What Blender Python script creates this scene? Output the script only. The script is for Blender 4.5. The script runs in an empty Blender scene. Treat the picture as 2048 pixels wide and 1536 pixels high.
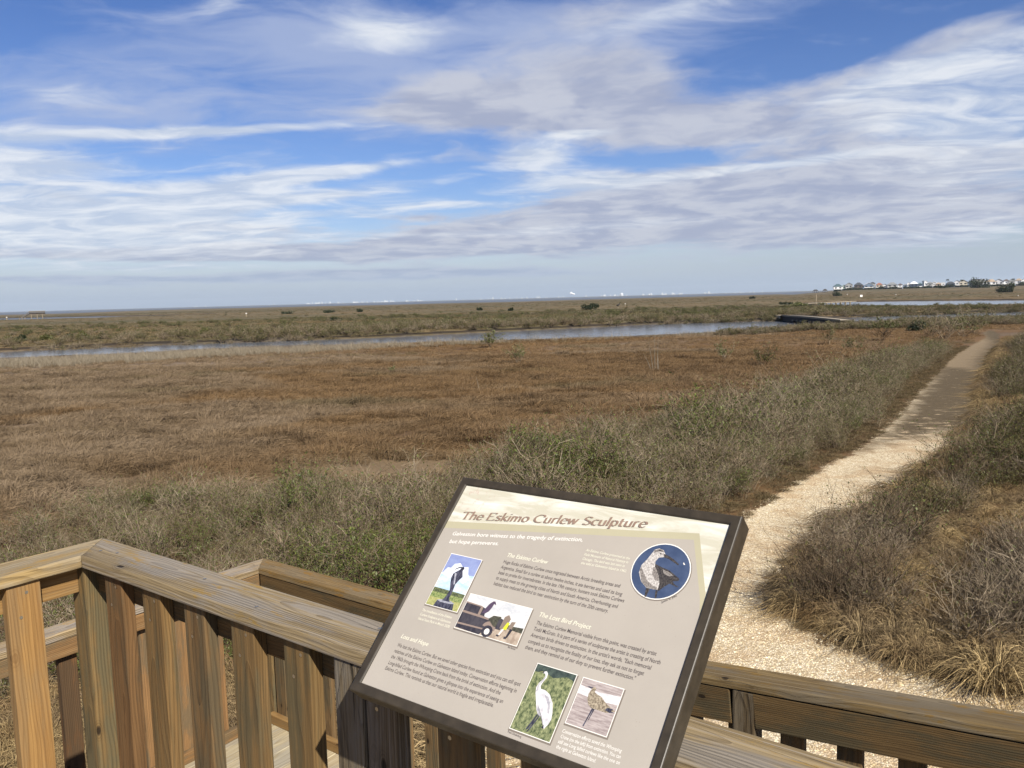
import bpy, bmesh, math, random
import numpy as np
from mathutils import Vector, Matrix
random.seed(7)
RNG = np.random.default_rng(11)
C = bpy.context.scene.collection
R = math.radians
# ------------------------------------------------------------------ camera figures
CAMZ = 4.2
F, CX, CY = 1640.0, 1024.0, 768.0
ROLL = math.atan(.0262)
PITCH = math.atan((768 - 597.2) * math.cos(ROLL) / F)
def ray(px, py):
    x = (px - CX) / F; y = -(py - CY) / F
    c, s = math.cos(ROLL), math.sin(ROLL)
    xr = x * c + y * s; yr = -x * s + y * c
    cp, sp = math.cos(PITCH), math.sin(PITCH)
    return Vector((xr, cp + sp * yr, -sp + cp * yr))
def G(px, py, z=0.0):
    """point of the photograph -> where it stands on the level ground at height z"""
    r = ray(px, py); t = (z - CAMZ) / r.z
    return (r.x * t, r.y * t)
def azel(px, py):
    r = ray(px, py).normalized()
    return math.degrees(math.atan2(r.x, r.y)), math.degrees(math.asin(r.z))
UA = R(-53.2)
U = Vector((math.sin(UA), math.cos(UA), 0)); V = Vector((math.cos(UA) * 1.0, -math.sin(UA), 0))
def W(u, v, z): return U * u + V * v + Vector((0, 0, z))

# ------------------------------------------------------------------ object helpers
def tag(o, label=None, cat=None, group=None, kind=None):
    if label: o['label'] = label
    if cat: o['category'] = cat
    if group: o['group'] = group
    if kind: o['kind'] = kind
    return o
def empty(name, loc=(0, 0, 0), rz=0.0):
    o = bpy.data.objects.new(name, None); C.objects.link(o)
    o.location = loc; o.rotation_euler = (0, 0, rz); o.empty_display_size = .2
    return o
def link(name, me, parent=None, mat=None, mats=None):
    o = bpy.data.objects.new(name, me); C.objects.link(o)
    if mats:
        for m in mats: me.materials.append(m)
    elif mat: me.materials.append(mat)
    if parent: o.parent = parent
    return o
def mesh_np(name, verts, faces, smooth=False, mi=None):
    """verts (N,3), faces (M,k) arrays of one face size"""
    verts = np.asarray(verts, np.float32); faces = np.asarray(faces, np.int32)
    me = bpy.data.meshes.new(name)
    n, k = faces.shape
    me.vertices.add(len(verts)); me.vertices.foreach_set('co', verts.ravel())
    me.loops.add(n * k); me.loops.foreach_set('vertex_index', faces.ravel())
    me.polygons.add(n); me.polygons.foreach_set('loop_start', np.arange(n, dtype=np.int32) * k)
    if mi is not None: me.polygons.foreach_set('material_index', np.asarray(mi, np.int32))
    me.update(calc_edges=True)
    me.polygons.foreach_set('use_smooth', np.full(n, smooth, bool))
    return me
class MB:
    """collects plain shapes into one mesh"""
    def __init__(s): s.v = []; s.f = []; s.m = []
    def add(s, vs, fs, mi=0):
        b = len(s.v); s.v += [tuple(x) for x in vs]
        for f in fs: s.f.append([b + i for i in f]); s.m.append(mi)
    def box(s, x0, x1, y0, y1, z0, z1, mi=0, M=None):
        vs = [Vector(p) for p in ((x0, y0, z0), (x1, y0, z0), (x1, y1, z0), (x0, y1, z0), (x0, y0, z1), (x1, y0, z1), (x1, y1, z1), (x0, y1, z1))]
        if M is not None: vs = [M @ p for p in vs]
        s.add(vs, [(0, 3, 2, 1), (4, 5, 6, 7), (0, 1, 5, 4), (1, 2, 6, 5), (2, 3, 7, 6), (3, 0, 4, 7)], mi)
    def tube(s, pts, rads, n=8, mi=0, cap=True):
        rings = []
        for i, p in enumerate(pts):
            p = Vector(p)
            a = Vector(pts[max(i - 1, 0)]); b = Vector(pts[min(i + 1, len(pts) - 1)])
            d = (b - a).normalized(); q = d.to_track_quat('Z', 'Y')
            rings.append([p + q @ Vector((math.cos(t) * rads[i], math.sin(t) * rads[i], 0)) for t in [2 * math.pi * j / n for j in range(n)]])
        b0 = len(s.v)
        for rg in rings: s.v += [tuple(x) for x in rg]
        for i in range(len(rings) - 1):
            for j in range(n):
                k = (j + 1) % n
                s.f.append([b0 + i * n + j, b0 + i * n + k, b0 + (i + 1) * n + k, b0 + (i + 1) * n + j]); s.m.append(mi)
        if cap:
            s.f.append([b0 + j for j in range(n)][::-1]); s.m.append(mi)
            s.f.append([b0 + (len(rings) - 1) * n + j for j in range(n)]); s.m.append(mi)
    def poly(s, pts, z=0.0, mi=0):
        s.add([(p[0], p[1], z) for p in pts], [list(range(len(pts)))], mi)
    def build(s, name, mats, parent=None, smooth=False):
        me = bpy.data.meshes.new(name); me.from_pydata(s.v, [], s.f)
        if not isinstance(mats, (list, tuple)): mats = [mats]
        for m in mats: me.materials.append(m)
        me.polygons.foreach_set('material_index', s.m)
        me.polygons.foreach_set('use_smooth', [smooth] * len(s.f))
        me.update()
        o = bpy.data.objects.new(name, me); C.objects.link(o)
        if parent: o.parent = parent
        return o
ALB = .75                 # real surface colours are darker than they look in the sun
def srgb(r, g, b):
    f = lambda c: (c / 255) / 12.92 if c / 255 <= .04045 else ((c / 255 + .055) / 1.055) ** 2.4
    k = ALB
    return (f(r) * k, f(g) * k, f(b) * k, 1)

# ------------------------------------------------------------------ node helper
class N:
    def __init__(s, tree): s.t = tree; s.n = tree.nodes; s.l = tree.links
    def node(s, typ, **kw):
        n = s.n.new(typ)
        for k, v in kw.items():
            setattr(n, k, v)
        return n
    def put(s, sock, val):
        if isinstance(val, bpy.types.NodeSocket): s.l.new(val, sock)
        elif val is not None:
            try: sock.default_value = val
            except Exception:
                sock.default_value = (val, val, val) if isinstance(val, (int, float)) else tuple(val)[:3]
    def m(s, op, a, b=None, c=None, clamp=False):
        n = s.node('ShaderNodeMath', operation=op, use_clamp=clamp)
        s.put(n.inputs[0], a)
        if b is not None: s.put(n.inputs[1], b)
        if c is not None: s.put(n.inputs[2], c)
        return n.outputs[0]
    def vm(s, op, a, b=None, sc=None):
        n = s.node('ShaderNodeVectorMath', operation=op)
        s.put(n.inputs[0], a)
        if b is not None: s.put(n.inputs[1], b)
        if sc is not None: s.put(n.inputs[3], sc)
        return n.outputs['Value'] if op in ('LENGTH', 'DOT_PRODUCT', 'DISTANCE') else n.outputs[0]
    def noise(s, vec, scale=1, detail=4, rough=.5, dist=0, dim='3D', out='Fac'):
        n = s.node('ShaderNodeTexNoise'); n.noise_dimensions = dim
        if vec is not None: s.l.new(vec, n.inputs['Vector'])
        s.put(n.inputs['Scale'], scale); s.put(n.inputs['Detail'], detail); s.put(n.inputs['Roughness'], rough); s.put(n.inputs['Distortion'], dist)
        return n.outputs[out]
    def vor(s, vec, scale=1, feature='F1', out='Distance', rand=1.0):
        n = s.node('ShaderNodeTexVoronoi', feature=feature)
        s.l.new(vec, n.inputs['Vector']); s.put(n.inputs['Scale'], scale); s.put(n.inputs['Randomness'], rand)
        return n.outputs[out]
    def map(s, v, a, b, c=0.0, d=1.0, smooth=False):
        n = s.node('ShaderNodeMapRange'); n.interpolation_type = 'SMOOTHSTEP' if smooth else 'LINEAR'
        s.put(n.inputs[0], v); s.put(n.inputs[1], a); s.put(n.inputs[2], b); s.put(n.inputs[3], c); s.put(n.inputs[4], d)
        return n.outputs[0]
    def mix(s, f, a, b, mode='MIX'):
        n = s.node('ShaderNodeMix', data_type='RGBA', blend_type=mode)
        s.put(n.inputs[0], f)
        for i, v in ((6, a), (7, b)):
            if isinstance(v, bpy.types.NodeSocket): s.l.new(v, n.inputs[i])
            else: n.inputs[i].default_value = v if len(v) == 4 else (*v, 1)
        return n.outputs[2]
    def ramp(s, f, stops):
        n = s.node('ShaderNodeValToRGB'); cr = n.color_ramp
        while len(cr.elements) < len(stops): cr.elements.new(.5)
        for e, (p, c) in zip(cr.elements, stops): e.position = p; e.color = c
        s.l.new(f, n.inputs[0]); return n.outputs[0]
    def xyz(s, v):
        n = s.node('ShaderNodeSeparateXYZ'); s.l.new(v, n.inputs[0]); return n.outputs
    def comb(s, x, y, z):
        n = s.node('ShaderNodeCombineXYZ')
        for i, v in enumerate((x, y, z)): s.put(n.inputs[i], v)
        return n.outputs[0]
    def bump(s, h, strength=.5, dist=.01, nrm=None):
        n = s.node('ShaderNodeBump'); s.put(n.inputs['Strength'], strength); s.put(n.inputs['Distance'], dist)
        s.l.new(h, n.inputs['Height'])
        if nrm is not None: s.l.new(nrm, n.inputs['Normal'])
        return n.outputs[0]
def new_mat(name):
    m = bpy.data.materials.new(name); m.use_nodes = True
    g = N(m.node_tree); b = m.node_tree.nodes['Principled BSDF']
    return m, g, b
def plain(name, col, rough=.7, metal=0.0, var=.0, scale=3.0, spec=.5):
    m, g, b = new_mat(name)
    b.inputs['Roughness'].default_value = rough; b.inputs['Metallic'].default_value = metal
    b.inputs['Specular IOR Level'].default_value = spec
    if var:
        tc = g.node('ShaderNodeTexCoord').outputs['Object']
        n = g.noise(tc, scale, 5, .6)
        lo = tuple(c * (1 - var) for c in col[:3]) + (1,); hi = tuple(min(1, c * (1 + var)) for c in col[:3]) + (1,)
        g.put(b.inputs['Base Color'], g.mix(g.map(n, .3, .7), lo, hi))
    else: b.inputs['Base Color'].default_value = col
    return m
# ------------------------------------------------------------------ materials
STRIPES = 0.0
def wood_mat(name, base, dark, grey, lich=0.0, ringf=150.0, greyamt=.5, bumpk=.6, k=1.0):
    """boards lie along their local X; tinted a little per object"""
    m, g, b = new_mat(name)
    tc = g.node('ShaderNodeTexCoord').outputs['Object']
    oi = g.node('ShaderNodeObjectInfo'); rnd = oi.outputs['Random']; oc = oi.outputs['Color']
    off = g.comb(g.m('MULTIPLY', rnd, 37.0), g.m('MULTIPLY', rnd, 5.0), g.m('MULTIPLY', rnd, 3.0))
    p = g.vm('ADD', tc, off)
    lowx = g.vm('MULTIPLY', p, (1.2, 5, 5))
    wob = g.noise(lowx, 1.3, 2, .5, out='Color')
    pw = g.vm('ADD', tc, g.vm('MULTIPLY', g.vm('SUBTRACT', wob, (.5, .5, .5)), (0, .055, .055)))
    # growth rings round a pith a little below the board; noise along the length makes cathedral figures
    x, y, z = g.xyz(pw)
    py_ = g.m('SUBTRACT', y, g.m('ADD', .02, g.m('MULTIPLY', rnd, .06)))
    pz_ = g.m('ADD', z, g.m('ADD', .015, g.m('MULTIPLY', rnd, .05)))
    rr = g.m('SQRT', g.m('ADD', g.m('MULTIPLY', py_, py_), g.m('MULTIPLY', pz_, pz_)))
    rr = g.m('ADD', rr, g.m('MULTIPLY', g.noise(g.vm('MULTIPLY', p, (2.2, 9, 9)), 1.0, 2, .5), .03))
    ring = g.m('FRACT', g.m('MULTIPLY', rr, ringf))
    late = g.map(ring, .45, .97, 0, 1, True)
    late = g.m('MULTIPLY', late, g.map(ring, .97, 1.0, 1, 0))
    fine = g.noise(g.vm('MULTIPLY', p, (5, 260, 260)), 1, 3, .6)
    mid = g.noise(g.vm('MULTIPLY', p, (1.6, 34, 34)), 1, 4, .62)
    blot = g.noise(g.vm('MULTIPLY', p, (2.6, 8, 8)), 1, 5, .62)
    # knots
    kv = g.vm('MULTIPLY', p, (4.2, 8.5, 8.5))
    kd = g.vor(kv, 1.0)
    knot = g.map(kd, .045, .085, 1, 0, True)
    kr = g.m('MULTIPLY', g.m('MULTIPLY', g.map(kd, .07, .22, 1, 0, True), g.map(g.m('FRACT', g.m('MULTIPLY', kd, 26.0)), .3, .8, .25, 1)), .5)
    col = g.mix(g.m('MULTIPLY', g.m('MULTIPLY', late, g.map(blot, .35, .62, .25, .75)), .8), base, dark)
    col = g.mix(g.m('MULTIPLY', g.map(mid, .35, .68), .55), col, dark, 'MIX')
    col = g.mix(g.m('MULTIPLY', g.map(fine, .45, .75), .35), col, tuple(c * .45 for c in dark[:3]) + (1,))
    strp = g.noise(g.vm('MULTIPLY', p, (.45, 120, 120)), 1, 3, .55)
    col = g.mix(g.m('MULTIPLY', g.map(strp, .5, .72), STRIPES), col, tuple(c * .5 for c in dark[:3]) + (1,)); col = g.mix(g.m('MULTIPLY', g.map(strp, .47, .33), STRIPES), col, grey)
    gm = g.m('MULTIPLY', g.map(g.m('ADD', blot, g.m('MULTIPLY', g.m('SUBTRACT', mid, .5), .5)), .44, .60, 0, 1, True), greyamt)
    gcol = g.mix(g.map(fine, .3, .7), tuple(c * .62 for c in grey[:3]) + (1,), grey)
    gcol = g.mix(g.m('MULTIPLY', late, .5), gcol, tuple(c * .45 for c in grey[:3]) + (1,))
    col = g.mix(gm, col, gcol)
    if lich:
        lm = g.m('MULTIPLY', g.map(g.noise(g.vm('MULTIPLY', p, (6, 22, 22)), 1, 6, .7), .56, .66, 0, 1, True), lich)
        col = g.mix(lm, col, srgb(176, 140, 62))
    crk = g.noise(g.vm('MULTIPLY', p, (.9, 48, 48)), 1, 2, .5); crk = g.m('MULTIPLY', g.map(crk, .735, .75, 0, 1, True), min(1.0, STRIPES * 1.3))
    col = g.mix(crk, col, tuple(c * .15 for c in dark[:3]) + (1,))
    col = g.mix(kr, col, tuple(c * .6 for c in dark[:3]) + (1,))
    col = g.mix(knot, col, tuple(c * .28 for c in dark[:3]) + (1,))
    col = g.mix(1.0, col, oc, 'MULTIPLY'); col = g.mix(1.0, col, (k, k, k, 1), 'MULTIPLY')
    # black specks of mildew
    sp = g.map(g.vor(g.vm('MULTIPLY', p, (60, 120, 120)), 1), .05, .12, .55, 0)
    col = g.mix(g.m('MULTIPLY', sp, g.map(blot, .5, .6)), col, (.03, .028, .025, 1))
    g.put(b.inputs['Base Color'], col)
    b.inputs['Roughness'].default_value = .82; b.inputs['Specular IOR Level'].default_value = .25
    h = g.m('ADD', g.m('MULTIPLY', late, .8), g.m('ADD', g.m('MULTIPLY', fine, .8), g.m('MULTIPLY', mid, 1.0)))
    h = g.m('SUBTRACT', h, g.m('ADD', g.m('MULTIPLY', knot, .8), g.m('MULTIPLY', crk, 3.0)))
    g.put(b.inputs['Normal'], g.bump(h, bumpk, .0022))
    return m
STRIPES = .6
WOOD_CAP = wood_mat('weathered_cap_wood', srgb(186, 164, 124), srgb(108, 88, 58), srgb(182, 172, 158), lich=.8, greyamt=.8, k=.70, bumpk=.9)
STRIPES = .35
WOOD_TAN = wood_mat('yellow_pine_wood', srgb(200, 162, 102), srgb(150, 108, 60), srgb(178, 160, 124), ringf=110, greyamt=.35, bumpk=.35, k=.62)
WOOD_OLD = wood_mat('olive_brown_wood', srgb(164, 132, 88), srgb(100, 76, 46), srgb(126, 116, 90), ringf=120, greyamt=.75, bumpk=.5, k=.60)
STRIPES = .8
WOOD_GREY = wood_mat('grey_grooved_wood', srgb(150, 134, 108), srgb(84, 70, 52), srgb(166, 156, 140), ringf=210, greyamt=.8, bumpk=1.0, k=.6)
STRIPES = .3
WOOD_DECK = wood_mat('pale_deck_wood', srgb(222, 205, 168), srgb(178, 152, 108), srgb(205, 197, 182), ringf=90, greyamt=.5, bumpk=.4, k=.66)
NAIL = plain('nail_steel', srgb(190, 180, 160), .4, .8)

def ground_tone(g, pos):
    """colour of the dead marsh grass at a place on the ground"""
    px = g.xyz(pos)
    flat = g.comb(px[0], px[1], 0.0)
    big = g.noise(g.vm('MULTIPLY', flat, (.035, .07, 0)), 1, 4, .6, 1.2)
    med = g.noise(g.vm('MULTIPLY', flat, (.16, .34, 0)), 1, 4, .6, .8)
    sml = g.noise(g.vm('MULTIPLY', flat, (.9, 1.5, 0)), 1, 4, .65)
    # greyer and paler to the left, more rust coloured to the right and mid
    side = g.map(px[0], -26, 4, 0, 1, True)
    rust = g.mix(g.map(med, .35, .66), srgb(94, 70, 43), srgb(128, 99, 64))
    tan = g.mix(g.map(med, .35, .66), srgb(112, 94, 72), srgb(140, 122, 100))
    f = g.map(g.m('ADD', big, g.m('MULTIPLY', g.m('SUBTRACT', 1.0, side), .16)), .48, .64, 0, 1, True)
    col = g.mix(f, rust, tan)
    col = g.mix(g.m('MULTIPLY', g.map(g.noise(g.vm('MULTIPLY', flat, (.05, .12, 0)), 1.7, 3, .5), .57, .68, 0, 1, True), .6), col, srgb(84, 76, 48))
    col = g.mix(g.m('MULTIPLY', g.map(sml, .55, .75), .4), col, srgb(64, 46, 30))
    pp = G(800, 940)
    dd = g.vm('LENGTH', g.vm('MULTIPLY', g.vm('SUBTRACT', flat, (pp[0], pp[1], 0)), (.34, .62, 0)))
    col = g.mix(g.map(g.m('ADD', dd, g.m('MULTIPLY', sml, .9)), 1.0, 1.9, .6, 0, True), col, srgb(140, 122, 94))
    return col
def far_tone(g, pos):
    px = g.xyz(pos)
    flat = g.comb(px[0], px[1], 0.0)
    a = g.noise(g.vm('MULTIPLY', flat, (.006, .034, 0)), 1, 5, .62, .5)
    b_ = g.noise(g.vm('MULTIPLY', flat, (.05, .11, 0)), 1, 4, .6, .4)
    col = g.ramp(a, [(.30, srgb(88, 80, 52)), (.43, srgb(116, 102, 72)), (.5, srgb(128, 104, 70)), (.58, srgb(94, 86, 56)), (.7, srgb(142, 126, 92))])
    c_ = g.noise(g.vm('MULTIPLY', flat, (.0022, .0065, 0)), 1, 4, .6, .3)
    col = g.mix(g.map(c_, .38, .62, 0, .65), col, g.mix(g.map(c_, .44, .56), srgb(128, 114, 82), srgb(84, 84, 54)))
    return g.vm('SCALE', g.mix(g.m('MULTIPLY', g.map(b_, .5, .68), .5), col, srgb(78, 70, 46)), sc=1.05)

def blade_mat(name, kind):
    m, g, b = new_mat(name)
    geo = g.node('ShaderNodeNewGeometry').outputs['Position']
    rnd = g.node('ShaderNodeObjectInfo').outputs['Random']
    att = g.node('ShaderNodeAttribute', attribute_name='bt').outputs['Fac']     # each blade its own tint
    if kind == 'marsh':
        col = ground_tone(g, geo)
        col = g.mix(g.map(att, 0, 1, 0, .5), col, srgb(146, 124, 92))
        col = g.mix(g.map(rnd, .5, 1, 0, .3), col, srgb(76, 56, 34))
    elif kind == 'tussock':
        col = g.mix(att, srgb(84, 66, 40), srgb(200, 174, 124))
        col = g.mix(g.map(rnd, .3, 1, 0, .55), col, srgb(110, 78, 46))
        sml = g.noise(geo, .5, 3, .5)
        col = g.mix(g.map(sml, .45, .65, 0, .6), col, srgb(128, 112, 90))
    elif kind == 'verge':
        col = g.mix(att, srgb(74, 62, 42), srgb(128, 110, 78))
        col = g.mix(g.map(rnd, .5, 1, 0, .5), col, srgb(88, 80, 48))
    elif kind == 'reed':
        col = g.mix(att, srgb(120, 108, 88), srgb(168, 156, 134))
    elif kind == 'far':
        col = far_tone(g, geo)
        col = g.mix(g.map(att, 0, 1, 0, .3), col, srgb(132, 120, 96))
        col = g.mix(g.map(rnd, .6, 1, 0, .4), col, srgb(80, 82, 54))
    g.put(b.inputs['Base Color'], g.vm('SCALE', col, sc=.88 if kind != 'reed' else .9))
    b.inputs['Roughness'].default_value = .75; b.inputs['Specular IOR Level'].default_value = .2
    return m
M_MARSH = blade_mat('dead_marsh_grass', 'marsh'); M_TUSS = blade_mat('tussock_straw', 'tussock')
M_VERGE = blade_mat('verge_straw', 'verge'); M_REED = blade_mat('bleached_reed', 'reed'); M_FARV = blade_mat('far_scrub', 'far')
def twig_mat(name, c0, c1):
    m, g, b = new_mat(name)
    att = g.node('ShaderNodeAttribute', attribute_name='bt').outputs['Fac']
    rnd = g.node('ShaderNodeObjectInfo').outputs['Random']
    col = g.mix(att, c0, c1); col = g.mix(g.map(rnd, 0, 1, 0, .5), col, srgb(116, 94, 66))
    col = g.vm('SCALE', col, sc=.84); g.put(b.inputs['Base Color'], col); b.inputs['Roughness'].default_value = .8
    b.inputs['Specular IOR Level'].default_value = .2
    return m
def leaf_mat(name, c0, c1, c2):
    m, g, b = new_mat(name)
    att = g.node('ShaderNodeAttribute', attribute_name='bt').outputs['Fac']
    rnd = g.node('ShaderNodeObjectInfo').outputs['Random']
    col = g.mix(att, c0, c1); col = g.mix(g.map(rnd, .4, 1, 0, .55), col, c2)
    col = g.vm('SCALE', col, sc=.82); g.put(b.inputs['Base Color'], col); b.inputs['Roughness'].default_value = .5
    b.inputs['Specular IOR Level'].default_value = .3
    # a little light through the leaf
    tr = g.node('ShaderNodeBsdfTranslucent'); g.put(tr.inputs[0], col)
    mx = g.node('ShaderNodeMixShader'); mx.inputs[0].default_value = .25
    out = m.node_tree.nodes['Material Output']
    g.l.new(b.outputs[0], mx.inputs[1]); g.l.new(tr.outputs[0], mx.inputs[2]); g.l.new(mx.outputs[0], out.inputs[0])
    return m
M_TWIG = twig_mat('grey_twigs', srgb(80, 68, 52), srgb(184, 168, 142))
M_TWIGD = twig_mat('dark_twigs', srgb(56, 46, 36), srgb(112, 96, 76))
M_TWIGM = twig_mat('brown_grey_twigs', srgb(78, 66, 52), srgb(176, 160, 136))
M_TWIGW = twig_mat('bleached_twigs', srgb(140, 130, 114), srgb(196, 186, 168))
M_LEAF = leaf_mat('shrub_leaves', srgb(72, 88, 38), srgb(128, 138, 64), srgb(90, 94, 48))
M_LEAFO = leaf_mat('olive_shrub_leaves', srgb(80, 82, 38), srgb(124, 122, 62), srgb(94, 86, 50))
M_LEAFD = leaf_mat('dark_evergreen_leaves', srgb(34, 44, 20), srgb(64, 74, 36), srgb(48, 56, 30))
M_LEAFY = leaf_mat('yellow_green_leaves', srgb(94, 100, 52), srgb(128, 130, 74), srgb(100, 98, 60))
# ------------------------------------------------------------------ terrain
def gpoly(pts, z=0.0): return np.array([G(x, y, z) for x, y in pts])
def sdist(P, poly):
    """signed distance, + inside"""
    d = np.full(len(P), 1e18); ins = np.zeros(len(P), bool)
    n = len(poly)
    for i in range(n):
        a = poly[i]; b = poly[(i + 1) % n]; e = b - a; w = P - a
        t = np.clip((w @ e) / max(e @ e, 1e-12), 0, 1)
        q = w - t[:, None] * e
        d = np.minimum(d, (q * q).sum(1))
        c1 = (a[1] <= P[:, 1]) & (b[1] > P[:, 1]); c2 = (a[1] > P[:, 1]) & (b[1] <= P[:, 1])
        cr = e[0] * w[:, 1] - e[1] * w[:, 0]
        ins ^= (c1 & (cr > 0)) | (c2 & (cr < 0))
    d = np.sqrt(d)
    return np.where(ins, d, -d)
def ss(a, b, x):
    t = np.clip((x - a) / (b - a), 0, 1); return t * t * (3 - 2 * t)
_ph = RNG.uniform(0, 6.28, (40, 2)); _dr = RNG.uniform(0, 6.28, 40)
def wnoise(P, scale, seed=0, octs=4):
    """smooth pseudo noise about -1..1"""
    out = np.zeros(len(P)); amp = 1.0; tot = 0
    k = seed
    for o in range(octs):
        for j in range(3):
            i = (k * 7 + o * 3 + j) % 40
            a = _dr[i]; f = (2.0 ** o) / scale * (1 + .23 * j)
            q = P[:, 0] * math.cos(a) + P[:, 1] * math.sin(a); q2 = -P[:, 0] * math.sin(a) + P[:, 1] * math.cos(a)
            out += amp * np.sin(q * f * 6.28 + _ph[i, 0] + 1.7 * np.sin(q2 * f * 4.1 + _ph[i, 1])) / 3
        tot += amp; amp *= .6
    return out / tot * 1.6
WZ = -.55
CANAL_DIP = gpoly([(-700, 724), (-300, 710), (0, 696), (256, 686.5), (512, 677), (768, 667), (1024, 655), (1280, 644), (1536, 636.5), (1600, 635.5), (1680, 630), (1761, 628), (1850, 624.5), (1960, 621), (2200, 614),
                   (2200, 628), (2000, 636), (1900, 641), (1800, 645), (1700, 652), (1620, 657), (1536, 661), (1400, 668), (1280, 674), (1024, 682), (768, 689), (512, 696), (256, 710), (0, 719), (-300, 734), (-700, 752)])
CANAL = gpoly([(-700, 733), (-300, 718), (0, 703), (256, 691), (512, 683), (768, 674.5), (1024, 662), (1280, 649), (1400, 645), (1536, 641), (1600, 640.5), (1640, 640), (1690, 634.5), (1761, 632), (1850, 628.5), (1960, 625), (2200, 618),
               (2200, 627), (2000, 634), (1900, 638), (1800, 642), (1700, 649), (1620, 654), (1536, 658), (1400, 666), (1280, 672), (1024, 680), (768, 687), (512, 693), (256, 707), (0, 717), (-300, 731), (-700, 749)], WZ)
POND = gpoly([(1615, 608), (1700, 604), (1850, 602), (2048, 600.5), (2400, 593), (2400, 606), (2048, 613), (1850, 615.5), (1700, 615), (1625, 612)], WZ)
SLOUGH = gpoly([(-300, 645), (0, 637), (200, 633), (330, 631.5), (430, 628), (430, 629), (330, 633), (200, 636.5), (0, 641.5), (-300, 650)], WZ)
BAYS = [(-900, 656), (-400, 643), (0, 630.5), (120, 628), (256, 622.5), (400, 618), (512, 616), (640, 613), (768, 610.5), (900, 607), (1024, 604.5), (1150, 600.5), (1280, 597), (1400, 593.5), (1500, 591), (1560, 589), (1585, 590), (1620, 586.5), (1645, 584.6), (1664, 582.6)]
_b = [G(x, y, WZ) for x, y in BAYS]
_a = math.atan2(*_b[-1]); _a2 = _a + R(2)
BAY = np.array(_b + [(9000 * math.sin(_a), 9000 * math.cos(_a)), (3500, 8500), (0, 9300), (-5000, 8800), (-9500, 5200), (-9500, 2200)])
ISLE = gpoly([(1575, 585.2), (1600, 584.3), (1650, 584.0), (1650, 583.3), (1600, 583.5)], WZ)
GRAVEL = gpoly([(820, 1800), (880, 1600), (930, 1500), (1000, 1400), (1200, 1200), (1440, 1085), (1492, 1030), (1525, 1008), (1600, 962), (1700, 905), (1745, 878), (1790, 835), (1830, 790), (1870, 748), (1905, 712), (1935, 694), (1957, 684), (1972, 674), (1966, 664), (1985, 659),
                (1998, 668), (2000, 684), (1980, 707), (1968, 735), (1958, 780), (1950, 820), (1940, 852), (1914, 892), (1866, 930), (1818, 968), (1724, 1032), (1600, 1100), (1537, 1162), (1543, 1208), (1622, 1265), (1722, 1308), (1847, 1348), (1973, 1387), (2048, 1400), (2500, 1480), (2500, 1800)])
WETQ = gpoly([(1955, 740), (1985, 712), (2014, 684), (2010, 668), (1985, 657), (1962, 662), (1968, 674), (1984, 684), (1972, 700), (1948, 722)])
WETP = gpoly([(1690, 908), (1745, 876), (1790, 835), (1830, 790), (1870, 748), (1885, 733), (1930, 735), (1990, 745), (1990, 820), (1960, 850), (1935, 880), (1900, 858), (1850, 872), (1790, 880)])

def height(P):
    x, y = P[:, 0], P[:, 1]
    r = np.hypot(x, y)
    h = .05 * wnoise(P, 7, 1, 3) * ss(8, 20, r) + .10 * wnoise(P, 40, 2, 3) * ss(20, 60, r)
    sg = sdist(P, GRAVEL)
    h = h * ss(.3, -1.2, sg) - .03 * ss(-.3, .6, sg)
    az = np.degrees(np.arctan2(x, y))
    h = h + 3.6 * ss(650, 1150, r) * ss(20.4, 22.5, az)
    for dip, wat, zf in ((CANAL_DIP, CANAL, -.45), (POND, POND, -.5), (SLOUGH, SLOUGH, -.5), (BAY, BAY, -.45)):
        sd = sdist(P, dip); sw = sdist(P, wat)
        k = np.maximum(1.0, r * .009)
        h = h * (1 - ss(-k * .5, k * .5, sd)) + zf * ss(-k * .5, k * .5, sd)
        h = h - .7 * ss(-.3 * k, 2.5 * k, sw)
    si = sdist(P, ISLE); h = np.where(si > 0, -.1, h)
    h = np.where(r > 9200, np.maximum(h, 3.0), h)
    return h
def gz(x, y): return float(height(np.array([[x, y]], float))[0])

_rad = [0.0] + list(np.exp(np.linspace(math.log(1.5), math.log(3000), 420))) + list(np.exp(np.linspace(math.log(3100), math.log(14000), 40)))
_az = np.radians(np.concatenate([np.arange(-180, -52, 4.0), np.arange(-52, 52, .23), np.arange(52, 180, 4.0)]))
_rr, _aa = np.meshgrid(np.array(_rad[1:]), _az, indexing='ij')
_P = np.stack([(_rr * np.sin(_aa)).ravel(), (_rr * np.cos(_aa)).ravel()], 1)
_P = np.vstack([_P, [[0, 0]]])
_h = height(_P)
_nr, _na = len(_rad) - 1, len(_az)
_i, _j = np.meshgrid(np.arange(_nr - 1), np.arange(_na), indexing='ij'); _j2 = (_j + 1) % _na
_f = np.stack([_i * _na + _j, (_i + 1) * _na + _j, (_i + 1) * _na + _j2, _i * _na + _j2], -1).reshape(-1, 4)[:, ::-1]
_ctr = np.array([[_nr * _na, j, (j + 1) % _na, (j + 1) % _na] for j in range(_na)])
gme = mesh_np('ground', np.column_stack([_P, _h]), _f, True)
_bm = bmesh.new(); _bm.from_mesh(gme); _bm.verts.ensure_lookup_table()
for j in range(_na): _bm.faces.new([_bm.verts[_nr * _na], _bm.verts[(j + 1) % _na], _bm.verts[j]])
_bm.normal_update(); _bm.to_mesh(gme); _bm.free()
def attr(me, name, arr):
    a = me.attributes.new(name, 'FLOAT', 'POINT'); a.data.foreach_set('value', np.asarray(arr, np.float32))
attr(gme, 'gravel', np.clip(sdist(_P, GRAVEL), -3, 3))
attr(gme, 'wet', np.clip(np.maximum(sdist(_P, WETP), sdist(_P, WETQ)), -3, 3))
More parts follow.
